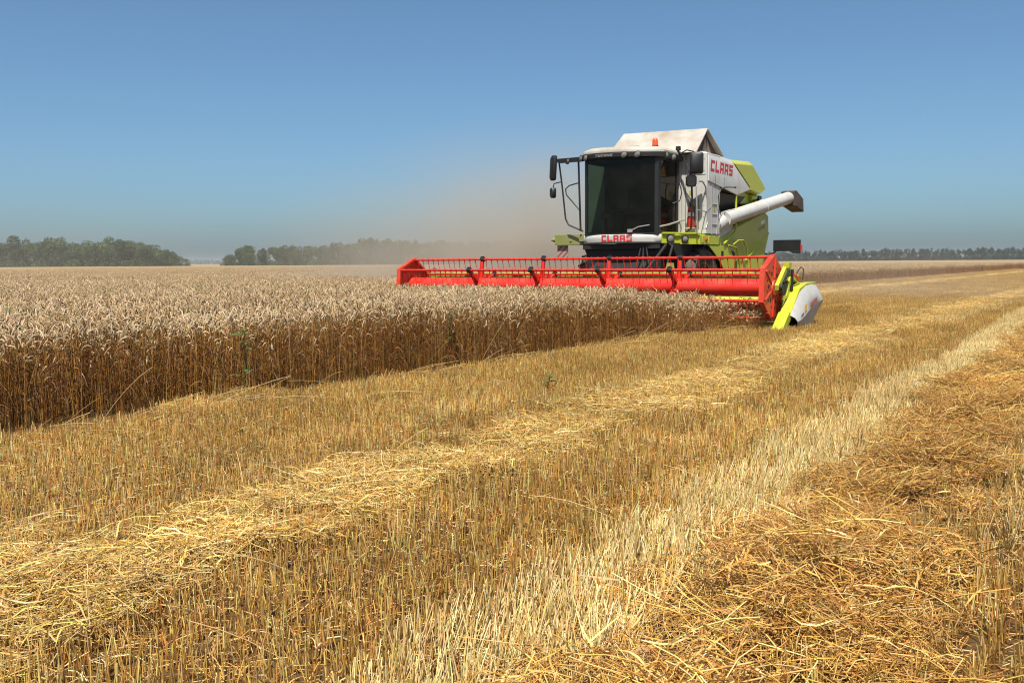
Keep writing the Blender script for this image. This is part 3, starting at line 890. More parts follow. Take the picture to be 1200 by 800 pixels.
GLYPH = {'C': [(0, 0, 1.3, 5), (1.3, 3.8, 4, 5), (1.3, 0, 4, 1.2)], 'L': [(0, 0, 1.3, 5), (1.3, 0, 4, 1.2)],
         'A': [(0, 0, 1.3, 5), (2.7, 0, 4, 5), (1.3, 3.9, 2.7, 5), (1.3, 1.5, 2.7, 2.5)],
         'S': [(0, 3.9, 4, 5), (0, 1.95, 4, 3.05), (0, 0, 4, 1.1), (0, 3.05, 1.3, 3.9), (2.7, 1.1, 4, 1.95)],
         'T': [(0, 3.9, 4, 5), (1.35, 0, 2.65, 3.9)], 'U': [(0, 1.1, 1.3, 5), (2.7, 1.1, 4, 5), (0, 0, 4, 1.1)],
         'N': [(0, 0, 1.2, 5), (2.8, 0, 4, 5), 'diag'], 'O': [(0, 0, 1.2, 5), (2.8, 0, 4, 5), (1.2, 0, 2.8, 1.1), (1.2, 3.9, 2.8, 5)]}


def lettering(b, text, fn, w, h, slant=0.0, gap=0.8):
    """block capitals; fn(s, t) maps 0..w, 0..h on to the surface"""
    tw = len(text) * 4 + (len(text) - 1) * gap
    for i, ch in enumerate(text):
        x0 = i * (4 + gap)
        for q in GLYPH[ch]:
            poly = [(1.2, 5), (1.2, 3.2), (2.8, 0), (2.8, 1.8)] if q == 'diag' else [(q[0], q[1]), (q[2], q[1]), (q[2], q[3]), (q[0], q[3])]
            k = 6 if q != 'diag' and q[2] - q[0] > 3 else 1
            if k > 1:      # follow a curved surface
                for j in range(k):
                    a, c = q[0] + (q[2] - q[0]) * j / k, q[0] + (q[2] - q[0]) * (j + 1) / k
                    b.face([fn((x0 + u + slant * v) / tw * w, v / 5 * h) for u, v in ((a, q[1]), (c, q[1]), (c, q[3]), (a, q[3]))])
            else:
                b.face([fn((x0 + u + slant * v) / tw * w, v / 5 * h) for u, v in poly])


ox, oy = uv2xy(U0, V0)
CH = bpy.data.objects.new('combine_harvester', None); COL.objects.link(CH)
CH.location = (ox, oy, 0); CH.rotation_euler = (0, 0, -TH)
CH['label'] = 'dusty white and lime combine harvester with a wide red reel cutting wheat'
CH['category'] = 'combine harvester'

AX = 0.87                                            # reel axis height
XL, XR = -4.32, 4.62
# ---- header
b = B()
b.box(-4.45, 4.76, 0.10, 1.20, 0.09, 0.13)
b.mat(1); b.box(-4.45, -0.75, 1.20, 1.26, 0.09, 0.98); b.box(0.75, 4.76, 1.20, 1.26, 0.09, 0.98); b.box(-0.75, 0.75, 1.20, 1.26, 0.80, 0.98); b.mat(0)  # back wall coloured dark for the shade behind the reel
for s, xx in ((-1, -4.49), (1, 4.77)):
    b.prism([(-0.30, 0.06), (0.05, 0.30), (0.75, 0.80), (1.30, 1.0), (1.30, 0.06)], 'x', xx - 0.02, xx + 0.02)
for i in range(14):
    x = -4.3 + i * 0.67
    if abs(x) > 0.8: b.box(x - 0.03, x + 0.03, 1.262, 1.33, 0.1, 0.96)
header = b.done('header', ['lime', 'shaded'], CH, 0.006)
b = B(); b.box(-4.49, 4.79, 1.17, 1.34, 0.985, 1.10); b.tube([(-4.5, 1.1, 1.14), (-1.5, 1.1, 1.13), (1.6, 1.12, 1.14), (4.5, 1.1, 1.14)], 0.025)
for x in (-3.6, -2.2, -0.2, 0.3, 1.1, 2.2, 3.4): b.box(x, x + 0.32, 1.13, 1.25, 1.102, 1.16)
b.solid([(1.78, 1.2, 1.1), (2.02, 1.2, 1.1), (2.02, 1.3, 1.1), (1.78, 1.3, 1.1)], [(1.86, 1.2, 1.36), (1.98, 1.2, 1.36), (1.98, 1.3, 1.36), (1.86, 1.3, 1.36)])
b.done('top_beam', 'yellow', header, 0.006)
b = B(); b.lathe((0, 0.74, 0.47), 'x', [(-4.42, 0.0), (-4.42, 0.19), (4.72, 0.19), (4.72, 0.0)], 24)
for d, x0, x1 in ((1, -4.4, -0.7), (-1, 4.68, 0.7)):
    n_ = int(abs(x1 - x0) / 0.5 * 16); rows = []
    for i in range(n_ + 1):
        a = i / 16 * 2 * math.pi; x = x0 + (x1 - x0) * i / n_
        rows.append([(x, 0.74 + r * math.cos(a * d), 0.47 + r * math.sin(a * d)) for r in (0.188, 0.31)])
    b.sheet(rows)
b.done('feed_auger', 'limepale', header)
b = B(); b.box(-4.45, 4.76, -0.02, 0.098, 0.07, 0.10)
for i in range(122):
    x = -4.42 + i * 0.0752
    b.prism([(-0.14, 0.08), (-0.02, 0.10), (-0.02, 0.065)], 'x', x - 0.01, x + 0.01)
b.done('cutter_bar', 'steel', header, 0, False)

b = B(); b.lathe((0, 0, AX), 'x', [(XL, 0.0), (XL, 0.17), (XR, 0.17), (XR, 0.0)], 40)
for x in (-2.3, -0.63, 1.03, 2.67):
    for d in (-0.07, 0.07): b.lathe((x + d, 0, AX), 'x', [(-0.012, 0.171), (-0.012, 0.19), (0.012, 0.19), (0.012, 0.171)], 40)
b.done('reel_drum', 'red', header)
ANG = [36 + 60 * k for k in range(6)]
RB = 0.60


def bat(a): return (-RB * math.cos(R(a)), AX + RB * math.sin(R(a)))


for a in ANG:
    yy, zz = bat(a)
    b = B(); b.tube([(XL, yy, zz), (XR - 0.08, yy, zz)], 0.026, 12)
    k = 0; x = XL + 0.10
    while x < XR - 0.15:
        tl_ = random.gauss(0.0, 0.018); ty = random.gauss(0, 0.015)
        b.tube([(x, yy, zz + 0.034), (x, yy + 0.004, zz - 0.02), (x + tl_ * 0.4, yy + 0.03 + ty * 0.4, zz - 0.15), (x + tl_, yy + 0.075 + ty, zz - 0.28)], [0.009, 0.011, 0.0075, 0.005], 5)
        b.lathe((x, yy, zz), 'x', [(-0.014, 0.027), (-0.014, 0.034), (0.014, 0.034), (0.014, 0.027)], 10)
        x += 0.155
    b.done('reel_bat', 'red', header)
for x in (-2.3, -0.63, 1.03, 2.67):
    b = B()
    for a in ANG:
        yy, zz = bat(a); ca, sa = -math.cos(R(a)), math.sin(R(a))
        px_, pz_ = -sa, ca
        def pt(r, o): return (ca * r + px_ * o, AX + sa * r + pz_ * o)
        b.prism([pt(0.16, -0.13), pt(0.16, 0.13), pt(0.42, 0.055), pt(0.585, 0.05), pt(0.585, -0.05), pt(0.42, -0.055)], 'x', x - 0.035, x - 0.022)
        b.prism([pt(0.17, -0.035), pt(0.17, 0.035), pt(0.58, 0.03), pt(0.58, -0.03)], 'x', x - 0.021, x + 0.03)
    b.mat(1)
    for a in ANG:
        yy, zz = bat(a)
        b.lathe((x, yy, zz), 'x', [(-0.05, 0.028), (-0.05, 0.055), (0.05, 0.055), (0.05, 0.028)], 14)
        b.box(x - 0.03, x + 0.03, yy - 0.035, yy + 0.035, zz + 0.045, zz + 0.075)
    b.done('reel_spider', ['red', 'black'], header, 0.004)
for xx, s in ((XL - 0.06, -1), (XR + 0.03, 1)):
    b = B()
    hexo = [(-0.655 * math.cos(R(a)), AX + 0.655 * math.sin(R(a))) for a in ANG]
    hexi = [(-0.60 * math.cos(R(a)), AX + 0.60 * math.sin(R(a))) for a in ANG]
    b.prism(hexo, 'x', xx - 0.012, xx + 0.012)
    for i in range(6):                                # folded rim and stiffening ribs
        j = (i + 1) % 6
        b.prism([hexo[i], hexo[j], hexi[j], hexi[i]], 'x', xx - 0.09 if s > 0 else xx + 0.0125, xx - 0.0125 if s > 0 else xx + 0.09)
        m0 = [(AXp[0] * f, AX + (AXp[1] - AX) * f) for AXp in (hexi[i],) for f in (0.3, 0.96)]
        dy, dz = m0[1][0] - m0[0][0], m0[1][1] - m0[0][1]; L_ = math.hypot(dy, dz); oy_, oz_ = -dz / L_ * 0.022, dy / L_ * 0.022
        b.prism([(m0[0][0] + oy_, m0[0][1] + oz_), (m0[1][0] + oy_, m0[1][1] + oz_), (m0[1][0] - oy_, m0[1][1] - oz_), (m0[0][0] - oy_, m0[0][1] - oz_)], 'x', xx + s * 0.0125, xx + s * 0.032)
    b.lathe((xx, 0, AX), 'x', [(0.0125 * s, 0.16), (0.05 * s, 0.15), (0.05 * s, 0.0)], 24)
    b.mat(1)
    for a in ANG:
        for r, da, q in ((0.30, 30, 0.045), (0.40, 14, 0.028), (0.40, 46, 0.028), (0.22, 8, 0.02)):
            yy, zz = -r * math.cos(R(a + da)), AX + r * math.sin(R(a + da))
            b.lathe((xx, yy, zz), 'x', [(0.0128 * s, q), (0.016 * s, q), (0.016 * s, 0.0)], 12)
    b.done('end_shield', ['redend', 'dark'], header, 0.003)
# lift arms of the reel, outside the end shields
for s, xs in ((1, 4.74), (-1, -4.47)):
    b = B()
    b.prism([(-0.08, 0.82), (-0.10, 0.92), (0.10, 1.06), (0.40, 1.29), (0.54, 1.30), (0.95, 1.12), (1.30, 0.98), (1.28, 0.90), (0.85, 1.02), (0.50, 1.18), (0.22, 1.02)], 'x', xs - 0.03 * s, xs + 0.05 * s)
    b.box(min(xs, xs + 0.1 * s), max(xs, xs + 0.1 * s), 0.38, 0.56, 1.25, 1.36)
    b.prism([(0.30, 0.70), (0.40, 0.70), (0.62, 1.05), (0.52, 1.08)], 'x', xs + 0.052 * s, xs + 0.09 * s)
    b.prism([(0.10, 0.62), (0.90, 0.72), (0.90, 0.80), (0.10, 0.70)], 'x', xs + 0.052 * s, xs + 0.08 * s)
    b.mat(1); b.tube([(xs + 0.11 * s, 0.02, 0.96), (xs + 0.11 * s, 0.36, 1.20)], 0.028, 10)
    b.tube([(xs + 0.1 * s, 0.56, 0.72), (xs + 0.1 * s, 0.60, 1.22)], 0.03, 10)
    b.tube([(xs + 0.08 * s, 0.95, 1.14), (xs + 0.1 * s, 1.15, 1.26), (xs + 0.1 * s, 1.35, 1.22), (xs + 0.1 * s, 1.30, 1.0)], 0.012, 6)
    b.lathe((xs + 0.06 * s, 0, AX), 'x', [(-0.03, 0.0), (-0.03, 0.075), (0.05 , 0.075), (0.05, 0.0)], 16)
    b.mat(2); b.tube([(xs + 0.12 * s, 0.70, 1.12), (xs + 0.12 * s, 1.02, 0.98)], 0.026, 10)
    b.done('reel_arm', ['lime', 'black', 'red'], header, 0.005)
# dividers: a lime nose sheet and a bulging white side cover
for s, xs in ((1, 4.83), (-1, -4.63)):
    b = B()
    nose = [(-0.50, 0.015), (-0.42, 0.10), (-0.02, 0.40), (0.06, 0.38), (0.62, 0.84), (1.10, 0.94), (1.72, 0.95), (1.70, 0.87), (1.10, 0.80), (0.66, 0.70), (0.10, 0.26), (-0.30, 0.02)]
    b.prism(nose, 'x', xs - 0.06 * s, xs + 0.16 * s)
    b.prism([(-0.28, 0.01), (0.30, 0.085), (0.30, 0.035), (-0.20, 0.0)], 'x', xs + 0.10 * s, xs + 0.17 * s)
    b.prism([(0.2, 0.08), (1.3, 0.08), (1.3, 0.78), (0.7, 0.70)], 'x', xs - 0.13 * s, xs - 0.09 * s)
    b.mat(1); b.prism([(0.25, 0.05), (1.35, 0.05), (1.55, 0.8), (1.1, 0.78), (0.7, 0.68), (0.2, 0.25)], 'x', xs - 0.085 * s, xs + 0.10 * s)
    b.done('crop_divider', ['lime', 'dark'], header, 0.008)
    b = B()
    top = [(0.02, 0.33), (0.30, 0.53), (0.68, 0.77), (1.10, 0.885), (1.50, 0.91), (1.86, 0.885), (1.96, 0.82)]
    mid = [(0.06, 0.28), (0.40, 0.42), (0.80, 0.60), (1.20, 0.72), (1.60, 0.76), (1.93, 0.72), (2.02, 0.62)]
    low = [(0.16, 0.20), (0.46, 0.24), (0.86, 0.36), (1.22, 0.45), (1.62, 0.52), (1.98, 0.58), (2.05, 0.54)]
    low2 = [(0.18, 0.185), (0.48, 0.22), (0.88, 0.335), (1.24, 0.42), (1.64, 0.49), (1.98, 0.555), (2.04, 0.52)]
    bot = [(0.40, 0.05), (0.60, 0.05), (0.90, 0.055), (1.12, 0.06), (1.30, 0.065), (1.46, 0.12), (1.60, 0.20)]
    top, mid, low, low2, bot = ([(p[0] * 0.92, p[1]) for p in row] for row in (top, mid, low, low2, bot))
    xo = [xs + d * s for d in (0.165, 0.25, 0.275, 0.255, 0.20)]
    b.sheet([[(x, *p) for p in row] for x, row in zip([xo[0]] + xo, [top, top, mid, low, low2, bot])][1:])
    b.sheet([[(xs + 0.165 * s, *p) for p in top], [(xs - 0.02 * s, p[0], p[1] - 0.015) for p in top]])
    b.sheet([[(xs + 0.20 * s, *p) for p in bot], [(xs - 0.02 * s, p[0], p[1]) for p in bot]])
    b.sheet([[(x, *row[-1]) for x, row in zip(xo, [top, mid, low, low2, bot])], [(xs - 0.02 * s, *row[-1]) for row in [top, mid, low, low2, bot]]])
    if s > 0:
        xk = xs + 0.285
        b.mat(1).face([(xk - 0.005, 0.58, 0.37), (xk - 0.005, 0.74, 0.42), (xk - 0.015, 0.76, 0.55), (xk - 0.015, 0.62, 0.50)])
        b.mat(2)
        lettering(b, 'CLAAS', lambda a_, t_: (xk - 0.004, 0.98 + a_, 0.455 + t_ + a_ * 0.28), 0.42, 0.085, 0.1)
        b.mat(3).face([(xk - 0.004, 0.34, 0.285), (xk - 0.004, 0.52, 0.335), (xk - 0.004, 0.52, 0.375), (xk - 0.004, 0.36, 0.315)])
        b.mat(3)
        lettering(b, 'CUT', lambda a_, t_: (xk - 0.045, 1.55 + a_, 0.745 + t_ + a_ * 0.1), 0.22, 0.075, 0.1) if False else None
    b.done('divider_cover', ['white', 'amber', 'letter', 'dark'], header)

# ---- under the cab
b = B(); b.solid([(-0.72, 1.27, 0.15), (0.72, 1.27, 0.15), (0.72, 1.27, 0.80), (-0.72, 1.27, 0.80)], [(-0.72, 3.6, 0.85), (0.72, 3.6, 0.85), (0.72, 3.6, 1.75), (-0.72, 3.6, 1.75)])
b.box(-0.8, 0.8, 1.34, 1.5, 0.2, 1.0)
b.done('feeder_house', 'dark', CH, 0.01)
b = B(); b.box(-1.0, 1.0, 2.75, 9.0, 1.05, 1.78); b.box(-1.5, 1.5, 3.95, 4.35, 0.62, 1.0); b.box(-1.15, 1.15, 7.95, 8.2, 0.5, 0.75); b.box(-0.6, 0.6, 6.0, 8.6, 0.6, 1.1)
b.box(-1.04, 1.04, 2.62, 3.9, 1.70, 1.83)
b.prism([(2.6, 1.83), (3.2, 1.2), (3.9, 1.2), (3.9, 1.83)], 'x', -1.05, 1.35)
b.tube([(1.5, 2.0, 1.3), (1.55, 2.2, 1.75), (1.3, 2.6, 1.8)], 0.03)
b.done('chassis', 'dark', CH, 0.01)


def wheel(xc, y, r, wd, s):
    b = B()
    b.lathe((xc, y, r), 'x', [(-wd * 0.32, 0.0), (-wd * 0.30, r * 0.45), (-wd * 0.38, r * 0.56), (wd * 0.38, r * 0.56), (wd * 0.30, r * 0.45), (wd * 0.10, r * 0.30), (wd * 0.12, 0.0)] if s > 0 else
            [(-wd * 0.12, 0.0), (-wd * 0.10, r * 0.30), (-wd * 0.30, r * 0.45), (-wd * 0.38, r * 0.56), (wd * 0.38, r * 0.56), (wd * 0.30, r * 0.45), (wd * 0.32, 0.0)], 32)
    rim = b.done('wheel', 'lime', CH)
    b = B()
    b.lathe((xc, y, r), 'x', [(-wd * 0.37, r * 0.57), (-wd * 0.48, r * 0.70), (-wd * 0.47, r * 0.90), (-wd * 0.36, r * 0.955), (wd * 0.36, r * 0.955), (wd * 0.47, r * 0.90), (wd * 0.48, r * 0.70), (wd * 0.37, r * 0.57)], 40)
    nl = 18
    for i in range(nl):
        for sd in (-1, 1):
            a0 = 2 * math.pi * (i + (0.5 if sd > 0 else 0)) / nl
            ring = []
            for xf, da in ((0.02, 0.0), (0.46, 0.20)):
                ring.append([(xc + sd * wd * xf, y + q * r * math.cos(a0 + da + dd), r + q * r * math.sin(a0 + da + dd)) for q, dd in ((0.93, -0.035), (1.0, -0.025), (1.0, 0.025), (0.93, 0.035))])
            b.rings(ring)
    b.done('tyre', 'rubber', rim)


for xc, y, r, wd in ((1.28, 4.15, 0.88, 0.68), (-1.28, 4.15, 0.88, 0.68), (1.12, 8.1, 0.62, 0.46), (-1.12, 8.1, 0.62, 0.46)):
    wheel(xc, y, r, wd, 1 if xc > 0 else -1)

# ---- cab
def scr_y(x, bulge=0.23): return 2.64 - bulge * (1 - (x / 0.96) ** 2)


b = B()
for s in (-1, 1):
    b.prism([(s * 0.90, scr_y(0.90) - 0.005), (s * 0.99, 2.64), (s * 1.0, 2.76), (s * 0.93, 2.70)], 'z', 2.03, 3.90)
    b.box(min(s * 0.94, s * 1.0), max(s * 0.94, s * 1.0), 3.68, 3.80, 2.03, 3.90)
    b.box(min(s * 0.95, s * 0.995), max(s * 0.95, s * 0.995), 2.77, 3.67, 2.03, 2.12)
    b.box(min(s * 0.95, s * 0.995), max(s * 0.95, s * 0.995), 2.77, 3.67, 3.80, 3.90)
b.prism([(-0.93, 2.72), (-0.5, 2.50), (0, 2.46), (0.5, 2.50), (0.93, 2.72), (0.93, 3.8), (-0.93, 3.8)], 'z', 1.98, 2.05)
rowA = [(x, scr_y(x) - 0.004, 2.035) for x in np.linspace(-0.93, 0.93, 15)]; rowB = [(x, y, 2.085) for x, y, z in rowA]
b.sheet([rowA, rowB])
cab = b.done('cab', 'black', CH, 0.006)
b = B(); b.box(-0.94, 0.94, 3.72, 3.79, 2.06, 3.90); b.box(0.45, 0.93, 3.55, 3.71, 2.06, 2.75)
b.done('rear_wall', 'trim', cab, 0.01)
b = B(); b.sheet([[(x, scr_y(x), z) for x in np.linspace(-0.92, 0.92, 19)] for z in (2.085, 2.6, 3.2, 3.9)])
b.done('windscreen', 'glass', cab)
for s in (-1, 1):
    b = B(); b.face([(s * 0.985, 2.77, 2.12), (s * 0.985, 3.67, 2.12), (s * 0.985, 3.67, 3.80), (s * 0.985, 2.77, 3.80)])
    b.done('side_window', 'glass', cab)
# seat, steering column, armrest, display
b = B(); b.box(-0.26, 0.26, 3.05, 3.50, 2.42, 2.56); b.solid([(-0.26, 3.42, 2.56), (0.26, 3.42, 2.56), (0.26, 3.55, 2.56), (-0.26, 3.55, 2.56)], [(-0.22, 3.52, 3.25), (0.22, 3.52, 3.25), (0.22, 3.62, 3.25), (-0.22, 3.62, 3.25)])
b.box(-0.14, 0.14, 3.52, 3.62, 3.27, 3.45); b.box(-0.2, 0.2, 3.1, 3.45, 2.06, 2.41)
b.done('seat', 'black', cab, 0.03)
b = B(); b.tube([(0, 2.62, 2.06), (0, 2.78, 2.62)], 0.05, 10); ring = []
for i in range(25):
    a = 2 * math.pi * i / 24; ring.append((0.19 * math.cos(a), 2.80 + 0.19 * math.sin(a) * 0.9, 2.68 - 0.19 * math.sin(a) * -0.35))
b.tube(ring, 0.016, 8); b.tube([(-0.18, 2.8, 2.68), (0.18, 2.8, 2.68)], 0.014)
b.done('steering_wheel', 'black', cab)
b = B(); b.box(0.32, 0.52, 2.95, 3.5, 2.6, 2.68); b.tube([(0.42, 2.95, 2.66), (0.42, 2.88, 2.82)], 0.03, 8)
b.done('armrest', 'dark', cab, 0.015)
b = B(); b.box(-0.62, -0.34, 2.80, 2.84, 2.44, 2.60); b.tube([(-0.48, 2.86, 2.06), (-0.48, 2.86, 2.44)], 0.02)
b.mat(1).face([(-0.60, 2.797, 2.46), (-0.36, 2.797, 2.46), (-0.36, 2.797, 2.58), (-0.60, 2.797, 2.58)])
b.done('display', ['black', 'screen'], cab)
# white curved panel with the maker's lettering
def pan_y(x): return 2.74 - 0.33 * (1 - abs(x / 1.06) ** 2.4)
b = B(); xs_ = np.linspace(-1.06, 1.06, 25)
prof = [(0.05, 2.062), (0.005, 2.055), (-0.02, 2.03), (-0.028, 1.96), (-0.01, 1.875), (0.03, 1.845), (0.2, 1.84)]
b.sheet([[(x, pan_y(x) + dy, z - 0.012 * abs(x)) for x in xs_] for dy, z in prof])
b.done('front_panel', 'white', cab)
b = B(); lettering(b, 'CLAAS', lambda a_, t_: (-0.41 + a_, pan_y(-0.41 + a_) - 0.031 + (0.006 if t_ < 0.07 else 0.0), 1.885 + t_), 0.82, 0.15, 0.0)
b.done('maker_lettering', 'letter', cab, 0, False)
# roof with its black visor band
plan = [(-1.06, 3.85), (-1.10, 2.72), (-0.92, 2.52), (-0.5, 2.36), (0, 2.30), (0.5, 2.36), (0.92, 2.52), (1.10, 2.72), (1.06, 3.85)]
def scaled(f, z, dy=0.0): return [(x * f, 3.1 + (y - 3.1) * f + dy, z - 0.02 * x) for x, y in plan]
b = B(); b.rings([scaled(1.0, 4.00), scaled(1.0, 4.045), scaled(0.97, 4.085), scaled(0.85, 4.135), scaled(0.5, 4.165)])
b.box(-0.35, 0.3, 2.9, 3.5, 4.12, 4.19)
b.done('cab_roof', 'roofwhite', cab)
b = B(); b.rings([scaled(0.97, 3.86), scaled(1.02, 3.885), scaled(1.02, 3.975), scaled(0.995, 3.998)])
b.box(0.07, 0.09, 2.27, 2.30, 3.88, 3.89)
vis = b.done('roof_visor', 'black', cab)
b = B(); lettering(b, 'TUCANO', lambda a_, t_: (-0.56 + a_, float(np.interp(-0.56 + a_, [p[0] * 1.02 for p in plan[1:8]], [3.1 + (p[1] - 3.1) * 1.02 for p in plan[1:8]])) - 0.004, 3.905 + t_ + 0.011 - 0.02 * a_), 0.50, 0.055, 0.15)
b.done('model_lettering', 'silver', cab, 0, False)


def headlight(c, d, r=0.062):
    b = B(); d = Vector(d).normalized(); c = Vector(c)
    a = d.orthogonal().normalized(); e = d.cross(a)
    def ring(h, q): return [c + d * h + (a * math.cos(2 * math.pi * k / 20) * 1.25 + e * math.sin(2 * math.pi * k / 20)) * q for k in range(20)]
    b.rings([ring(-0.03, r * 0.7), ring(0.0, r * 1.15), ring(0.022, r * 1.15), ring(0.022, r)], cap=False)
    b.mat(1).rings([ring(0.018, r), ring(0.034, r * 0.6), ring(0.04, r * 0.1)])
    b.done('headlight', ['black', 'lens'], cab)


for c, d in (((-1.48, 2.66, 3.90), (-0.4, -1, -0.1)), ((-1.06, 2.58, 3.93), (-0.5, -1, 0)), ((-0.86, 2.46, 3.925), (-0.4, -1, 0)), ((0.26, 2.295, 3.92), (0.1, -1, 0)), ((0.58, 2.345, 3.915), (0.2, -1, 0)), ((1.09, 2.80, 3.90), (0.8, -0.7, 0)), ((1.10, 3.22, 3.885), (0.9, -0.6, 0))):
    headlight(c, d)
b = B(); b.mat(1).lathe((0.80, 2.85, 4.10), 'z', [(-0.02, 0.0), (-0.02, 0.085), (0.04, 0.08), (0.05, 0.07)], 20); b.mat(0).lathe((0.80, 2.85, 4.15), 'z', [(0.0, 0.07), (0.11, 0.068), (0.15, 0.055), (0.17, 0.03), (0.175, 0.0)], 20)
b.done('beacon', ['orange', 'black'], cab)
# mirror carrying frames
b = B()
b.prism([(-1.05, 3.98), (-1.78, 3.97), (-1.82, 3.90), (-1.72, 3.86), (-1.05, 3.87)], 'y', 2.62, 2.70)
b.tube([(-1.76, 2.70, 3.90), (-1.70, 2.75, 3.3), (-1.62, 2.78, 2.48), (-1.54, 2.78, 2.33), (-1.12, 2.78, 2.16)], 0.022)
b.tube([(-1.23, 2.75, 3.90), (-1.20, 2.75, 3.0), (-1.17, 2.75, 2.16)], 0.026)
b.tube([(-1.22, 2.75, 3.36), (-1.50, 2.75, 3.30), (-1.60, 2.75, 3.22), (-1.58, 2.75, 3.08), (-1.20, 2.75, 2.68)], 0.016)
b.tube([(-1.73, 2.72, 3.40), (-1.92, 2.72, 3.37), (-1.94, 2.72, 3.28)], 0.014)
b.done('mirror_frame', 'black', cab)
b = B()
b.tube([(1.05, 3.68, 4.0), (1.18, 3.62, 3.98), (1.36, 3.55, 3.62), (1.46, 3.5, 3.38), (1.48, 3.5, 2.9), (1.46, 3.5, 2.2), (1.30, 3.6, 2.1)], 0.024)
b.tube([(1.12, 3.66, 4.02), (1.35, 3.45, 4.06), (1.58, 3.35, 4.0)], 0.014)
b.lathe((1.06, 3.62, 4.02), 'z', [(0.0, 0.0), (0.0, 0.03), (0.06, 0.03), (0.07, 0.065), (0.16, 0.06), (0.17, 0.0)], 14)
b.done('mirror_frame', 'black', cab)


def mirror(x, y, z, wd, h, rz=0.0, tilt=0.0):
    b = B(); c, s = math.cos(rz), math.sin(rz)
    def q(u, v, d): u2 = u + tilt * v; return (x + u2 * c - d * s, y + u2 * s + d * c, z + v)
    o = [(-wd / 2, -h / 2 + 0.04), (-wd / 2 + 0.04, -h / 2), (wd / 2 - 0.04, -h / 2), (wd / 2, -h / 2 + 0.04), (wd / 2, h / 2 - 0.04), (wd / 2 - 0.04, h / 2), (-wd / 2 + 0.04, h / 2), (-wd / 2, h / 2 - 0.04)]
    b.rings([[q(u * 0.75, v * 0.85, -0.07) for u, v in o], [q(u, v, -0.035) for u, v in o], [q(u, v, 0.03) for u, v in o]])
    b.mat(1).face([q(u * 0.9, v * 0.93, 0.032) for u, v in o])
    b.done('mirror', ['black', 'mirrorglass'], cab)


mirror(-1.94, 2.74, 3.76, 0.20, 0.62, -0.5, 0.10)
mirror(-1.95, 2.74, 3.14, 0.17, 0.26, -0.5)
mirror(1.63, 3.40, 3.73, 0.32, 0.52, 0.35)
mirror(1.50, 3.40, 3.31, 0.25, 0.27, 0.35)
b = B(); b.tube([(1.0, 2.75, 3.28), (1.02, 3.35, 3.27), (1.16, 3.5, 3.26), (1.20, 3.52, 3.05), (1.16, 3.5, 2.86), (1.02, 3.4, 2.80)], 0.014)
b.done('door_handrail', 'black', cab)
b = B(); b.tube([(0.98, 2.70, 2.22), (1.08, 3.0, 2.27), (1.30, 3.45, 2.40)], 0.022)
b.done('door_grab_bar', 'steel', cab)
b = B(); b.tube([(0.35, scr_y(0.35) - 0.02, 2.12), (0.55, scr_y(0.6) - 0.03, 2.22), (0.80, scr_y(0.84) - 0.03, 2.26)], 0.013, 6); b.box(0.30, 0.42, scr_y(0.35) - 0.05, scr_y(0.35) - 0.005, 2.09, 2.17)
b.done('wiper', 'steel', cab)

# ---- platforms, rails, ladder
b = B()
b.prism([(1.02, 2.74), (1.32, 2.95), (1.63, 3.6), (1.65, 4.82), (1.02, 4.82)], 'z', 2.0, 2.05)
b.solid([(1.07, 2.66, 1.80), (1.63, 3.55, 1.80), (1.60, 3.58, 1.80), (1.04, 2.70, 1.80)], [(1.07, 2.66, 2.07), (1.63, 3.55, 2.07), (1.60, 3.58, 2.07), (1.04, 2.70, 2.07)])
b.box(1.61, 1.66, 3.56, 4.83, 1.80, 2.02)
b.box(1.655, 1.67, 3.70, 3.80, 1.84, 2.01); b.box(1.655, 1.67, 4.1, 4.16, 1.82, 2.0)
b.prism([(1.08, 2.655), (1.64, 3.545), (1.68, 3.53), (1.11, 2.62)], 'z', 2.045, 2.085)
platform = b.done('platform', 'lime', CH, 0.008)
for c, d, r in (((1.20, 2.855, 1.93), (0.85, -0.53, 0), 0.085), ((1.42, 3.205, 1.92), (0.85, -0.53, 0), 0.075)):
    b = B(); d = Vector(d).normalized(); c = Vector(c); a = Vector((0, 0, 1)); e = d.cross(a)
    def ring(h, q): return [c + d * h + (a * math.cos(2 * math.pi * k / 20) + e * math.sin(2 * math.pi * k / 20)) * q for k in range(20)]
    b.rings([ring(0.0, r * 1.25), ring(0.035, r * 1.25), ring(0.035, r)], cap=False).mat(1).rings([ring(0.03, r), ring(0.05, r * 0.7), ring(0.055, 0.01)])
    b.done('work_lamp', ['dark', 'lens'], platform)
b = B(); b.lathe((1.667, 3.95, 1.92), 'x', [(0, 0.05), (0.02, 0.05), (0.03, 0.03), (0.03, 0.0)], 14); b.done('side_reflector', 'letter', platform)
b = B(); b.box(-2.02, -1.05, 2.92, 3.10, 1.82, 2.09); b.box(-1.25, -1.02, 2.80, 3.9, 1.9, 2.05); b.tube([(-2.02, 3.0, 1.96), (-2.10, 3.0, 1.96)], [0.055, 0.06], 12); b.tube([(-2.10, 3.0, 1.96), (-2.16, 3.0, 1.96)], 0.035, 10)
b.lathe((-1.55, 2.92, 1.93), 'y', [(0, 0.03), (-0.02, 0.03), (-0.02, 0.0)], 12)
b.done('side_beam', 'limedust', CH, 0.01)
b = B(); b.box(-1.99, -1.68, 3.0, 3.015, 1.50, 1.815); b.done('hazard_board', 'hazard', CH)
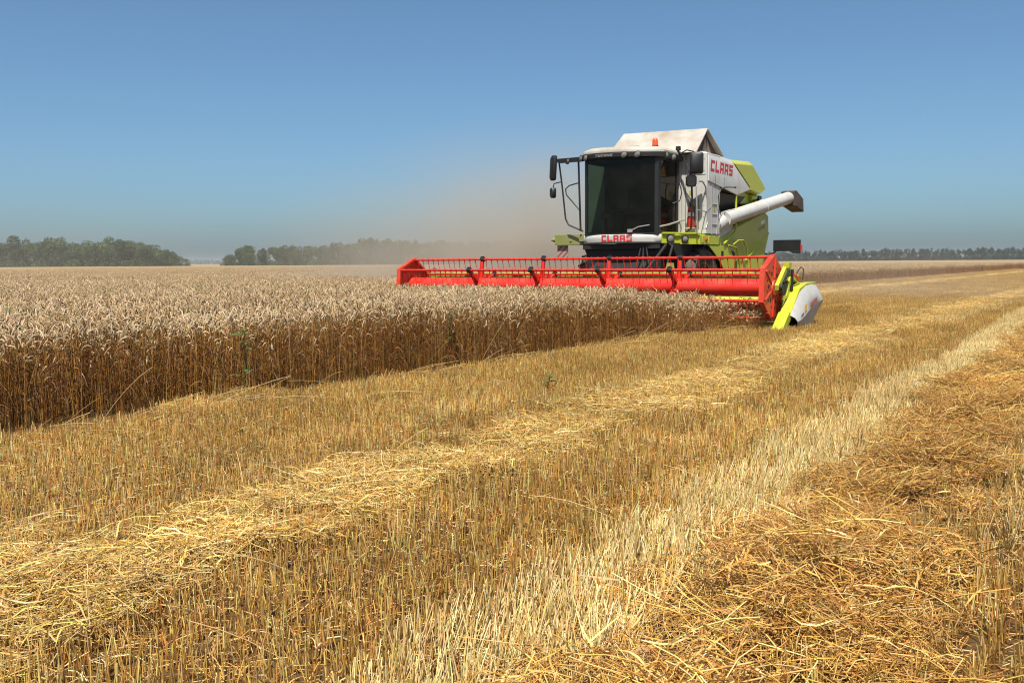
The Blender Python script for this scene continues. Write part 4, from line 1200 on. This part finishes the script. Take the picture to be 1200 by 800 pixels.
# white handrails on the left platform
b = B()
b.tube([(1.66, 3.40, 2.05), (1.66, 3.32, 3.18), (1.66, 3.46, 3.30), (1.66, 3.70, 3.31), (1.66, 3.90, 3.20), (1.66, 3.98, 2.9), (1.66, 4.05, 2.35), (1.66, 3.95, 2.2)], 0.018)
b.tube([(1.66, 3.36, 2.62), (1.66, 3.96, 2.60), (1.66, 4.25, 2.74)], 0.014)
b.tube([(1.67, 4.30, 2.05), (1.67, 4.28, 3.3)], 0.016); b.tube([(1.67, 4.62, 2.05), (1.67, 4.72, 3.02)], 0.016)
for z in (2.3, 2.55, 2.8): b.tube([(1.67, 4.3, z), (1.67, 4.64, z)], 0.012)
b.done('handrail', 'steel', CH)
b = B(); b.tube([(1.74, 4.60, 2.75), (1.76, 4.50, 3.02), (1.78, 4.62, 3.18), (1.80, 4.9, 3.24), (1.80, 5.5, 3.27)], 0.014); b.tube([(1.74, 4.60, 2.75), (1.70, 4.85, 2.5)], 0.012); b.lathe((1.80, 5.52, 3.27), 'y', [(0, 0.022), (0.06, 0.022), (0.06, 0.0)], 8)
b.done('grab_handle', 'black', CH)
b = B(); b.tube([(1.66, 6.0, 3.44), (1.66, 6.0, 2.22), (1.66, 5.9, 2.12), (1.66, 5.15, 1.83)], 0.028, 10); b.done('lime_handrail', 'lime', CH)
b = B()
b.prism([(4.15, 1.79), (5.25, 1.79), (5.9, 1.73), (6.15, 1.5), (6.35, 0.95), (6.3, 0.7), (5.45, 0.7), (5.35, 1.05), (5.0, 1.35), (4.55, 1.6)], 'x', 1.62, 1.65)
b.tube([(1.68, 5.45, 1.80), (1.68, 6.0, 1.74), (1.68, 6.2, 1.5), (1.68, 6.4, 0.9), (1.68, 6.5, 0.45)], 0.022); b.tube([(1.69, 5.75, 1.82), (1.69, 6.1, 1.93), (1.69, 6.5, 1.94), (1.69, 6.75, 1.75), (1.69, 6.9, 1.3), (1.69, 7.0, 0.5)], 0.022)
for z in (0.5, 0.8, 1.1, 1.4): b.box(1.66, 1.70, 6.3, 7.0, z, z + 0.03)
b.mat(1); b.box(1.651, 1.658, 5.0, 5.16, 1.45, 1.65); b.box(1.651, 1.658, 5.95, 6.12, 1.12, 1.4); b.prism([(5.7, 1.68), (5.95, 1.62), (6.0, 1.45), (5.85, 1.5)], 'x', 1.651, 1.658)
b.done('ladder', ['lime', 'dark'], CH, 0.004)

# ---- body
b = B()
b.box(1.0, 1.665, 3.95, 4.85, 2.06, 4.03)
b.box(-1.60, -1.0, 3.95, 4.85, 2.06, 4.02); b.box(-0.998, 0.998, 3.95, 4.85, 2.06, 4.02)
side = [(4.02, 4.05), (5.70, 3.99), (6.95, 3.36), (6.92, 3.30), (6.0, 3.12), (4.02, 3.36)]
for s in (-1, 1):
    x0, x1, x2 = s * 1.30, s * 1.63, s * 1.69
    n_ = len(side)
    b.rings([[(x0, y, z + (0.06 if i < 2 else 0)) for i, (y, z) in enumerate(side)], [(x1, y, z) for y, z in side], [(x2, y, z - (0.10 if i < 2 else 0.02) ) for i, (y, z) in enumerate(side)]])
b.prism([(4.86, 4.08), (5.72, 4.05), (6.95, 3.40), (6.0, 3.1), (4.86, 2.9)], 'x', -1.298, 1.298)
tank = b.done('grain_tank', 'white', CH, 0.02)
b = B(); b.box(-1.25, 1.25, 4.86, 8.3, 1.3, 2.88); b.box(-1.0, 1.0, 5.0, 8.0, 2.88, 3.2)
for s in (-1, 1):      # slanted tank underside, coloured near-black for the shade below the overhang
    b.prism([(s * 1.24, 2.6), (s * 1.66, 3.10), (s * 1.3, 3.10)], 'y', 4.9, 6.7)
b.done('body_core', 'dark', CH, 0.01)
b = B()
hood = [(5.745, 4.0), (7.15, 4.06), (7.25, 4.02), (8.25, 3.50), (8.20, 3.38), (7.75, 3.22), (6.98, 3.30), (6.99, 3.36)]
for s in (-1, 1):
    b.rings([[(s * 1.30, y, z + (0.05 if i in (0, 1) else 0)) for i, (y, z) in enumerate(hood)], [(s * 1.60, y, z) for y, z in hood], [(s * 1.69, y, z - (0.10 if i < 4 else 0.0)) for i, (y, z) in enumerate(hood)]])
b.prism([(5.76, 4.05), (7.15, 4.1), (8.25, 3.52), (7.75, 3.2), (7.0, 3.3)], 'x', -1.298, 1.298)
hoodo = b.done('engine_hood', 'limepale', CH, 0.02)
b = B(); b.prism([(7.0, 3.28), (7.74, 3.2), (8.18, 3.36), (8.1, 3.0), (7.6, 2.95), (6.3, 2.9), (6.3, 3.1)], 'x', -1.45, 1.45); b.tube([(1.46, 7.55, 3.12), (1.5, 7.9, 3.16)], 0.09, 12)
b.done('hood_underside', 'lime', CH, 0.02)
b = B(); b.box(1.35, 1.6, 7.95, 8.2, 3.06, 3.2); b.tube([(1.3, 7.9, 3.66), (1.33, 7.95, 3.8)], [0.05, 0.06], 12); b.done('air_vent', 'black', CH, 0.02)
b = B(); b.prism([(7.6, 1.0), (9.0, 1.0), (9.12, 2.1), (8.85, 2.72), (8.2, 3.0), (7.6, 3.0)], 'x', -1.42, 1.42)
b.done('straw_hood', 'lime', CH, 0.02)
# lettering on the tank side
b = B(); lettering(b, 'CLAAS', lambda a_, t_: (1.694, 4.12 + a_, 3.60 + t_ - a_ * 0.02), 1.5, 0.27, 0.12)
b.done('maker_lettering', 'letter', tank, 0, False)
b = B(); b.box(1.32, 1.50, 3.94, 3.949, 3.58, 3.74); b.done('amber_reflector', 'amber', tank)
b = B(); b.box(1.18, 1.48, 3.935, 3.949, 2.20, 2.92); b.done('recess_panel', 'tan', tank)
# seams, bolts and small plain stickers on the sheet metal
b = B()
b.box(1.668, 1.672, 4.32, 4.33, 2.1, 3.3); b.box(1.15, 1.64, 3.944, 3.949, 3.50, 3.508); b.box(1.12, 1.13, 3.943, 3.949, 2.1, 4.0)
for y in (4.45, 5.05): b.box(1.690, 1.6945, y, y + 0.008, 3.22, 3.50)
b.mat(1)
for y in np.arange(4.2, 6.0, 0.3): b.lathe((1.691, y, 3.90 - (y - 4.2) * 0.03), 'x', [(0, 0.012), (0.006, 0.010), (0.006, 0.0)], 8)
for z in np.arange(2.2, 3.9, 0.28): b.lathe((1.60, 3.949, z), 'y', [(0, 0.012), (-0.006, 0.010), (-0.006, 0.0)], 8)
b.mat(2); b.box(1.668, 1.671, 4.42, 4.52, 2.62, 2.74); b.box(1.22, 1.30, 3.942, 3.949, 3.02, 3.12)
b.done('panel_trim', ['dark', 'steel', 'yellow'], tank, 0, False)
# hydraulic hoses from the feeder to the header
for x, dx in ((0.55, 0.5), (0.62, 0.75), (0.70, 1.0)):
    b = B(); b.tube([(x, 2.6, 1.72), (x + dx * 0.3, 2.1, 1.35), (x + dx * 0.7, 1.6, 1.05), (x + dx, 1.36, 1.08)], 0.018, 8); b.done('hose', 'black', CH)
b = B(); b.box(1.6, 1.68, 2.3, 2.42, 1.3, 1.75) if False else b.tube([(1.20, 1.36, 1.10), (1.30, 1.9, 1.5), (1.25, 2.5, 1.78)], 0.035, 10); b.done('lift_strut', 'dark', CH)
# tent like cover over the tank
RZ = 4.70
b = B()
b.solid([(-0.80, 4.40, RZ), (1.50, 4.40, RZ - 0.03), (1.50, 4.43, RZ - 0.05), (-0.80, 4.43, RZ - 0.02)], [(-0.98, 3.72, 4.04), (1.50, 3.68, 4.03), (1.50, 3.72, 4.02), (-0.98, 3.76, 4.03)])
b.solid([(-0.80, 4.44, RZ), (1.50, 4.44, RZ - 0.03), (1.50, 4.41, RZ - 0.06), (-0.80, 4.41, RZ - 0.03)], [(-1.15, 5.40, 4.08), (1.56, 5.40, 4.06), (1.56, 5.35, 4.05), (-1.15, 5.35, 4.07)])
cover = b.done('tank_cover', 'roofwhite', tank, 0.006)
for x0, x1 in ((1.40, -0.0), (-0.76, -0.1)):
    b = B(); b.solid([(x0, 3.80, 4.05), (x0, 5.30, 4.07), (x0, 4.43, RZ - 0.08)], [(x0 - 0.02, 3.80, 4.05), (x0 - 0.02, 5.30, 4.07), (x0 - 0.02, 4.43, RZ - 0.08)])
    if x0 > 0:
        b.mat(1).solid([(x0 + 0.004, 4.25, 4.07), (x0 + 0.004, 4.85, 4.08), (x0 + 0.004, 4.50, 4.52)], [(x0 + 0.02, 4.25, 4.07), (x0 + 0.02, 4.85, 4.08), (x0 + 0.02, 4.50, 4.52)])
        b.mat(0).tube([(x0 + 0.03, 4.43, RZ - 0.06), (x0 + 0.03, 4.55, 4.3), (x0 + 0.03, 4.5, 4.08)], 0.018)
    b.done('cover_gable', ['brownrubber', 'tan'], tank)
# lime side panel
b = B(); b.prism([(5.25, 1.62), (5.0, 1.98), (5.9, 2.20), (8.55, 2.76), (8.86, 2.66), (8.9, 2.1), (8.3, 1.15), (6.2, 1.0), (5.9, 1.5)], 'x', 1.50, 1.57)
b.solid([(1.50, 5.9, 2.205), (1.57, 5.9, 2.205), (1.50, 5.9, 2.26), (1.50, 5.9, 2.26)][:3], [(1.50, 8.5, 2.765), (1.57, 8.5, 2.765), (1.50, 8.5, 2.83)])
b.tube([(1.57, 8.88, 2.18), (1.57, 8.5, 2.05), (1.57, 7.6, 1.66), (1.57, 6.95, 1.40)], 0.03, 8)
sp_ = b.done('side_panel', 'limepale', CH, 0.012)
b = B(); b.prism([(4.92, 2.0), (5.02, 2.20), (5.98, 2.38), (5.9, 2.21), (5.0, 1.99), (4.95, 1.82)], 'x', 1.575, 1.60); b.done('panel_corner', 'white', CH, 0.006)
b = B()
lettering(b, 'TUCANO', lambda a_, t_: (1.573, 7.95 + a_, 2.20 + t_ + a_ * 0.2), 0.62, 0.10, 0.1)
b.mat(1); b.face([(1.573, 8.22, 2.40), (1.573, 8.55, 2.46), (1.573, 8.55, 2.56), (1.573, 8.22, 2.50)])
b.done('model_lettering', ['greyletter', 'gauge'], sp_, 0, False)
# unloading auger laid back along the side
b = B()
A0, A1 = Vector((1.62, 5.22, 2.45)), Vector((1.72, 10.25, 3.25))
b.tube([A0, A0.lerp(A1, 0.10), A0.lerp(A1, 0.101), A0.lerp(A1, 0.55), A0.lerp(A1, 0.551), A0.lerp(A1, 0.56), A0.lerp(A1, 0.561), A1], [0.20, 0.20, 0.185, 0.185, 0.20, 0.20, 0.18, 0.18], 28)
b.tube([A0 + Vector((-0.3, -0.25, -0.3)), A0 + Vector((-0.1, -0.12, -0.12)), A0], [0.20, 0.21, 0.20], 28)
aug = b.done('unloading_auger', 'white', CH)
b = B(); dA = (A1 - A0).normalized(); up = Vector((0, -dA.z, dA.y)); sx = Vector((1, 0, 0))
def sq(c, w_, h_): return [c + sx * w_ + up * h_, c - sx * w_ + up * h_, c - sx * w_ - up * h_, c + sx * w_ - up * h_]
b.rings([sq(A1 + dA * -0.10 - up * 0.02, 0.20, 0.22), sq(A1 + dA * 0.10 - up * 0.04, 0.21, 0.24), sq(A1 + dA * 0.75 - up * 0.32, 0.19, 0.20)])
b.done('auger_spout', 'brownrubber', aug, 0.02)
# rear warning board on its arm
b = B(); b.box(1.74, 2.52, 8.80, 8.85, 1.66, 1.98); b.mat(2).box(2.521, 2.56, 8.79, 8.86, 1.66, 1.84); b.mat(1).tube([(1.42, 8.75, 1.65), (1.55, 8.82, 1.58), (1.75, 8.86, 1.62), (1.9, 8.87, 1.75)], 0.022); b.mat(0).prism([(2.2, 1.659), (2.52, 1.659), (2.52, 1.60), (2.3, 1.60)], 'y', 8.80, 8.85)
b.done('warning_board', ['black', 'black', 'letter'], CH, 0.006)

# ---- the fire extinguisher hung on the front wall of the body
FE = bpy.data.objects.new('fire_extinguisher', None); COL.objects.link(FE)
fu, fv = U0 + 1.33, V0 + 3.80
fx, fy = uv2xy(fu, fv); FE.location = (fx, fy, 2.22); FE.rotation_euler = (0, 0, -TH)
FE['label'] = 'red fire extinguisher hung on the white wall beside the cab door'; FE['category'] = 'fire extinguisher'
b = B(); b.lathe((0, 0, 0), 'z', [(0.0, 0.0), (0.0, 0.085), (0.02, 0.095), (0.24, 0.095), (0.245, 0.085), (0.42, 0.085), (0.48, 0.06), (0.50, 0.03), (0.52, 0.0)], 24)
b.mat(1); b.lathe((0, 0, 0), 'z', [(0.27, 0.0855), (0.27, 0.088), (0.36, 0.088), (0.36, 0.0855)], 24)
b.done('bottle', ['redend', 'gauge'], FE)
b = B(); b.box(-0.025, 0.025, -0.03, 0.03, 0.51, 0.57); b.tube([(0, 0, 0.56), (0.0, -0.10, 0.60)], 0.012); b.tube([(0, 0, 0.54), (0.0, -0.09, 0.55)], 0.01); b.tube([(0.02, 0, 0.54), (0.09, -0.03, 0.5), (0.11, -0.03, 0.3), (0.10, -0.03, 0.15)], 0.012)
b.done('valve', 'black', FE)
b = B(); b.box(-0.11, 0.11, 0.10, 0.13, 0.05, 0.45); b.box(-0.10, 0.10, -0.1, 0.1, -0.03, -0.002); b.done('bracket', 'white', FE)

#@@END_COMBINE@@

# ------------------------------------------------------------------ air and dust
def volume_box(name, lo, hi, col, dens, label, cat, cloud=None):
    bm = bmesh.new()
    bmesh.ops.create_cube(bm, size=1.0)
    me = bpy.data.meshes.new(name); bm.to_mesh(me); bm.free()
    ob = bpy.data.objects.new(name, me); COL.objects.link(ob)
    ob.location = [(a + b) / 2 for a, b in zip(lo, hi)]; ob.scale = [b - a for a, b in zip(lo, hi)]
    m = bpy.data.materials.new(name + '_air'); m.use_nodes = True
    n, l = m.node_tree.nodes, m.node_tree.links
    n.remove(n['Principled BSDF'])
    pv = n.new('ShaderNodeVolumePrincipled')
    pv.inputs['Color'].default_value = (*col, 1); pv.inputs['Density'].default_value = dens; pv.inputs['Anisotropy'].default_value = 0.15
    l.new(pv.outputs[0], n['Material Output'].inputs['Volume'])
    if cloud:
        cloud(n, l, pv, dens)
    me.materials.append(m)
    ob['kind'] = 'stuff'; ob['label'] = label; ob['category'] = cat
    return ob, m


def puff(scale, lowmid):
    def f(n, l, pv, dens):
        tc = n.new('ShaderNodeTexCoord')
        # object space runs -0.5..0.5 in the box: fade to nothing at its sides
        nz = n.new('ShaderNodeTexNoise'); nz.inputs['Scale'].default_value = scale; nz.inputs['Detail'].default_value = 5; nz.inputs['Distortion'].default_value = 0.6
        l.new(tc.outputs['Object'], nz.inputs['Vector'])
        vm = n.new('ShaderNodeVectorMath'); vm.operation = 'MULTIPLY'; vm.inputs[1].default_value = (2, 2, 1)
        l.new(tc.outputs['Object'], vm.inputs[0])
        va = n.new('ShaderNodeVectorMath'); va.operation = 'ADD'; va.inputs[1].default_value = lowmid
        l.new(vm.outputs[0], va.inputs[0])
        ln = n.new('ShaderNodeVectorMath'); ln.operation = 'LENGTH'; l.new(va.outputs[0], ln.inputs[0])
        mr = n.new('ShaderNodeMapRange'); mr.interpolation_type = 'SMOOTHSTEP'
        mr.inputs['From Min'].default_value = 1.0; mr.inputs['From Max'].default_value = 0.1
        l.new(ln.outputs['Value'], mr.inputs['Value'])
        ns = n.new('ShaderNodeMapRange'); ns.inputs['From Min'].default_value = 0.33; ns.inputs['From Max'].default_value = 0.70
        l.new(nz.outputs['Fac'], ns.inputs['Value'])
        a = n.new('ShaderNodeMath'); a.operation = 'MULTIPLY'; l.new(mr.outputs[0], a.inputs[0]); l.new(ns.outputs[0], a.inputs[1])
        b = n.new('ShaderNodeMath'); b.operation = 'MULTIPLY'; b.inputs[1].default_value = dens; l.new(a.outputs[0], b.inputs[0])
        l.new(b.outputs[0], pv.inputs['Density'])
    return f


volume_box('haze', (-2500, -20, -1.0), (2500, 3600, 17.0), (0.80, 0.90, 1.0), 0.00014, 'thin summer haze over the fields', 'haze')
volume_box('dust_cloud', (-16, 27, -0.4), (9, 49, 7.4), (0.75, 0.66, 0.545), 0.24, 'drifting tan dust cloud behind and left of the harvester', 'dust', puff(3.4, (-0.35, 0.05, 0.48)))
volume_box('dust_puff', (-5.0, 27.5, -0.4), (5.5, 39, 5.4), (0.75, 0.66, 0.545), 0.85, 'denser tan dust puff rising close behind the cab on its left', 'dust', puff(3.0, (-0.15, 0.0, 0.42)))
volume_box('dust_trail', (8, 26, -0.4), (24, 50, 2.6), (0.90, 0.77, 0.62), 0.055, 'low dust over the stubble behind the crop divider', 'dust', puff(2.0, (0.25, 0.2, 0.5)))
volume_box('dust_veil', (-330, 190, -0.5), (60, 362, 26), (0.86, 0.80, 0.72), 0.0022, 'thin dust veil drifting before the left and middle windbreaks', 'dust', puff(1.5, (0.0, 0.0, 0.5)))
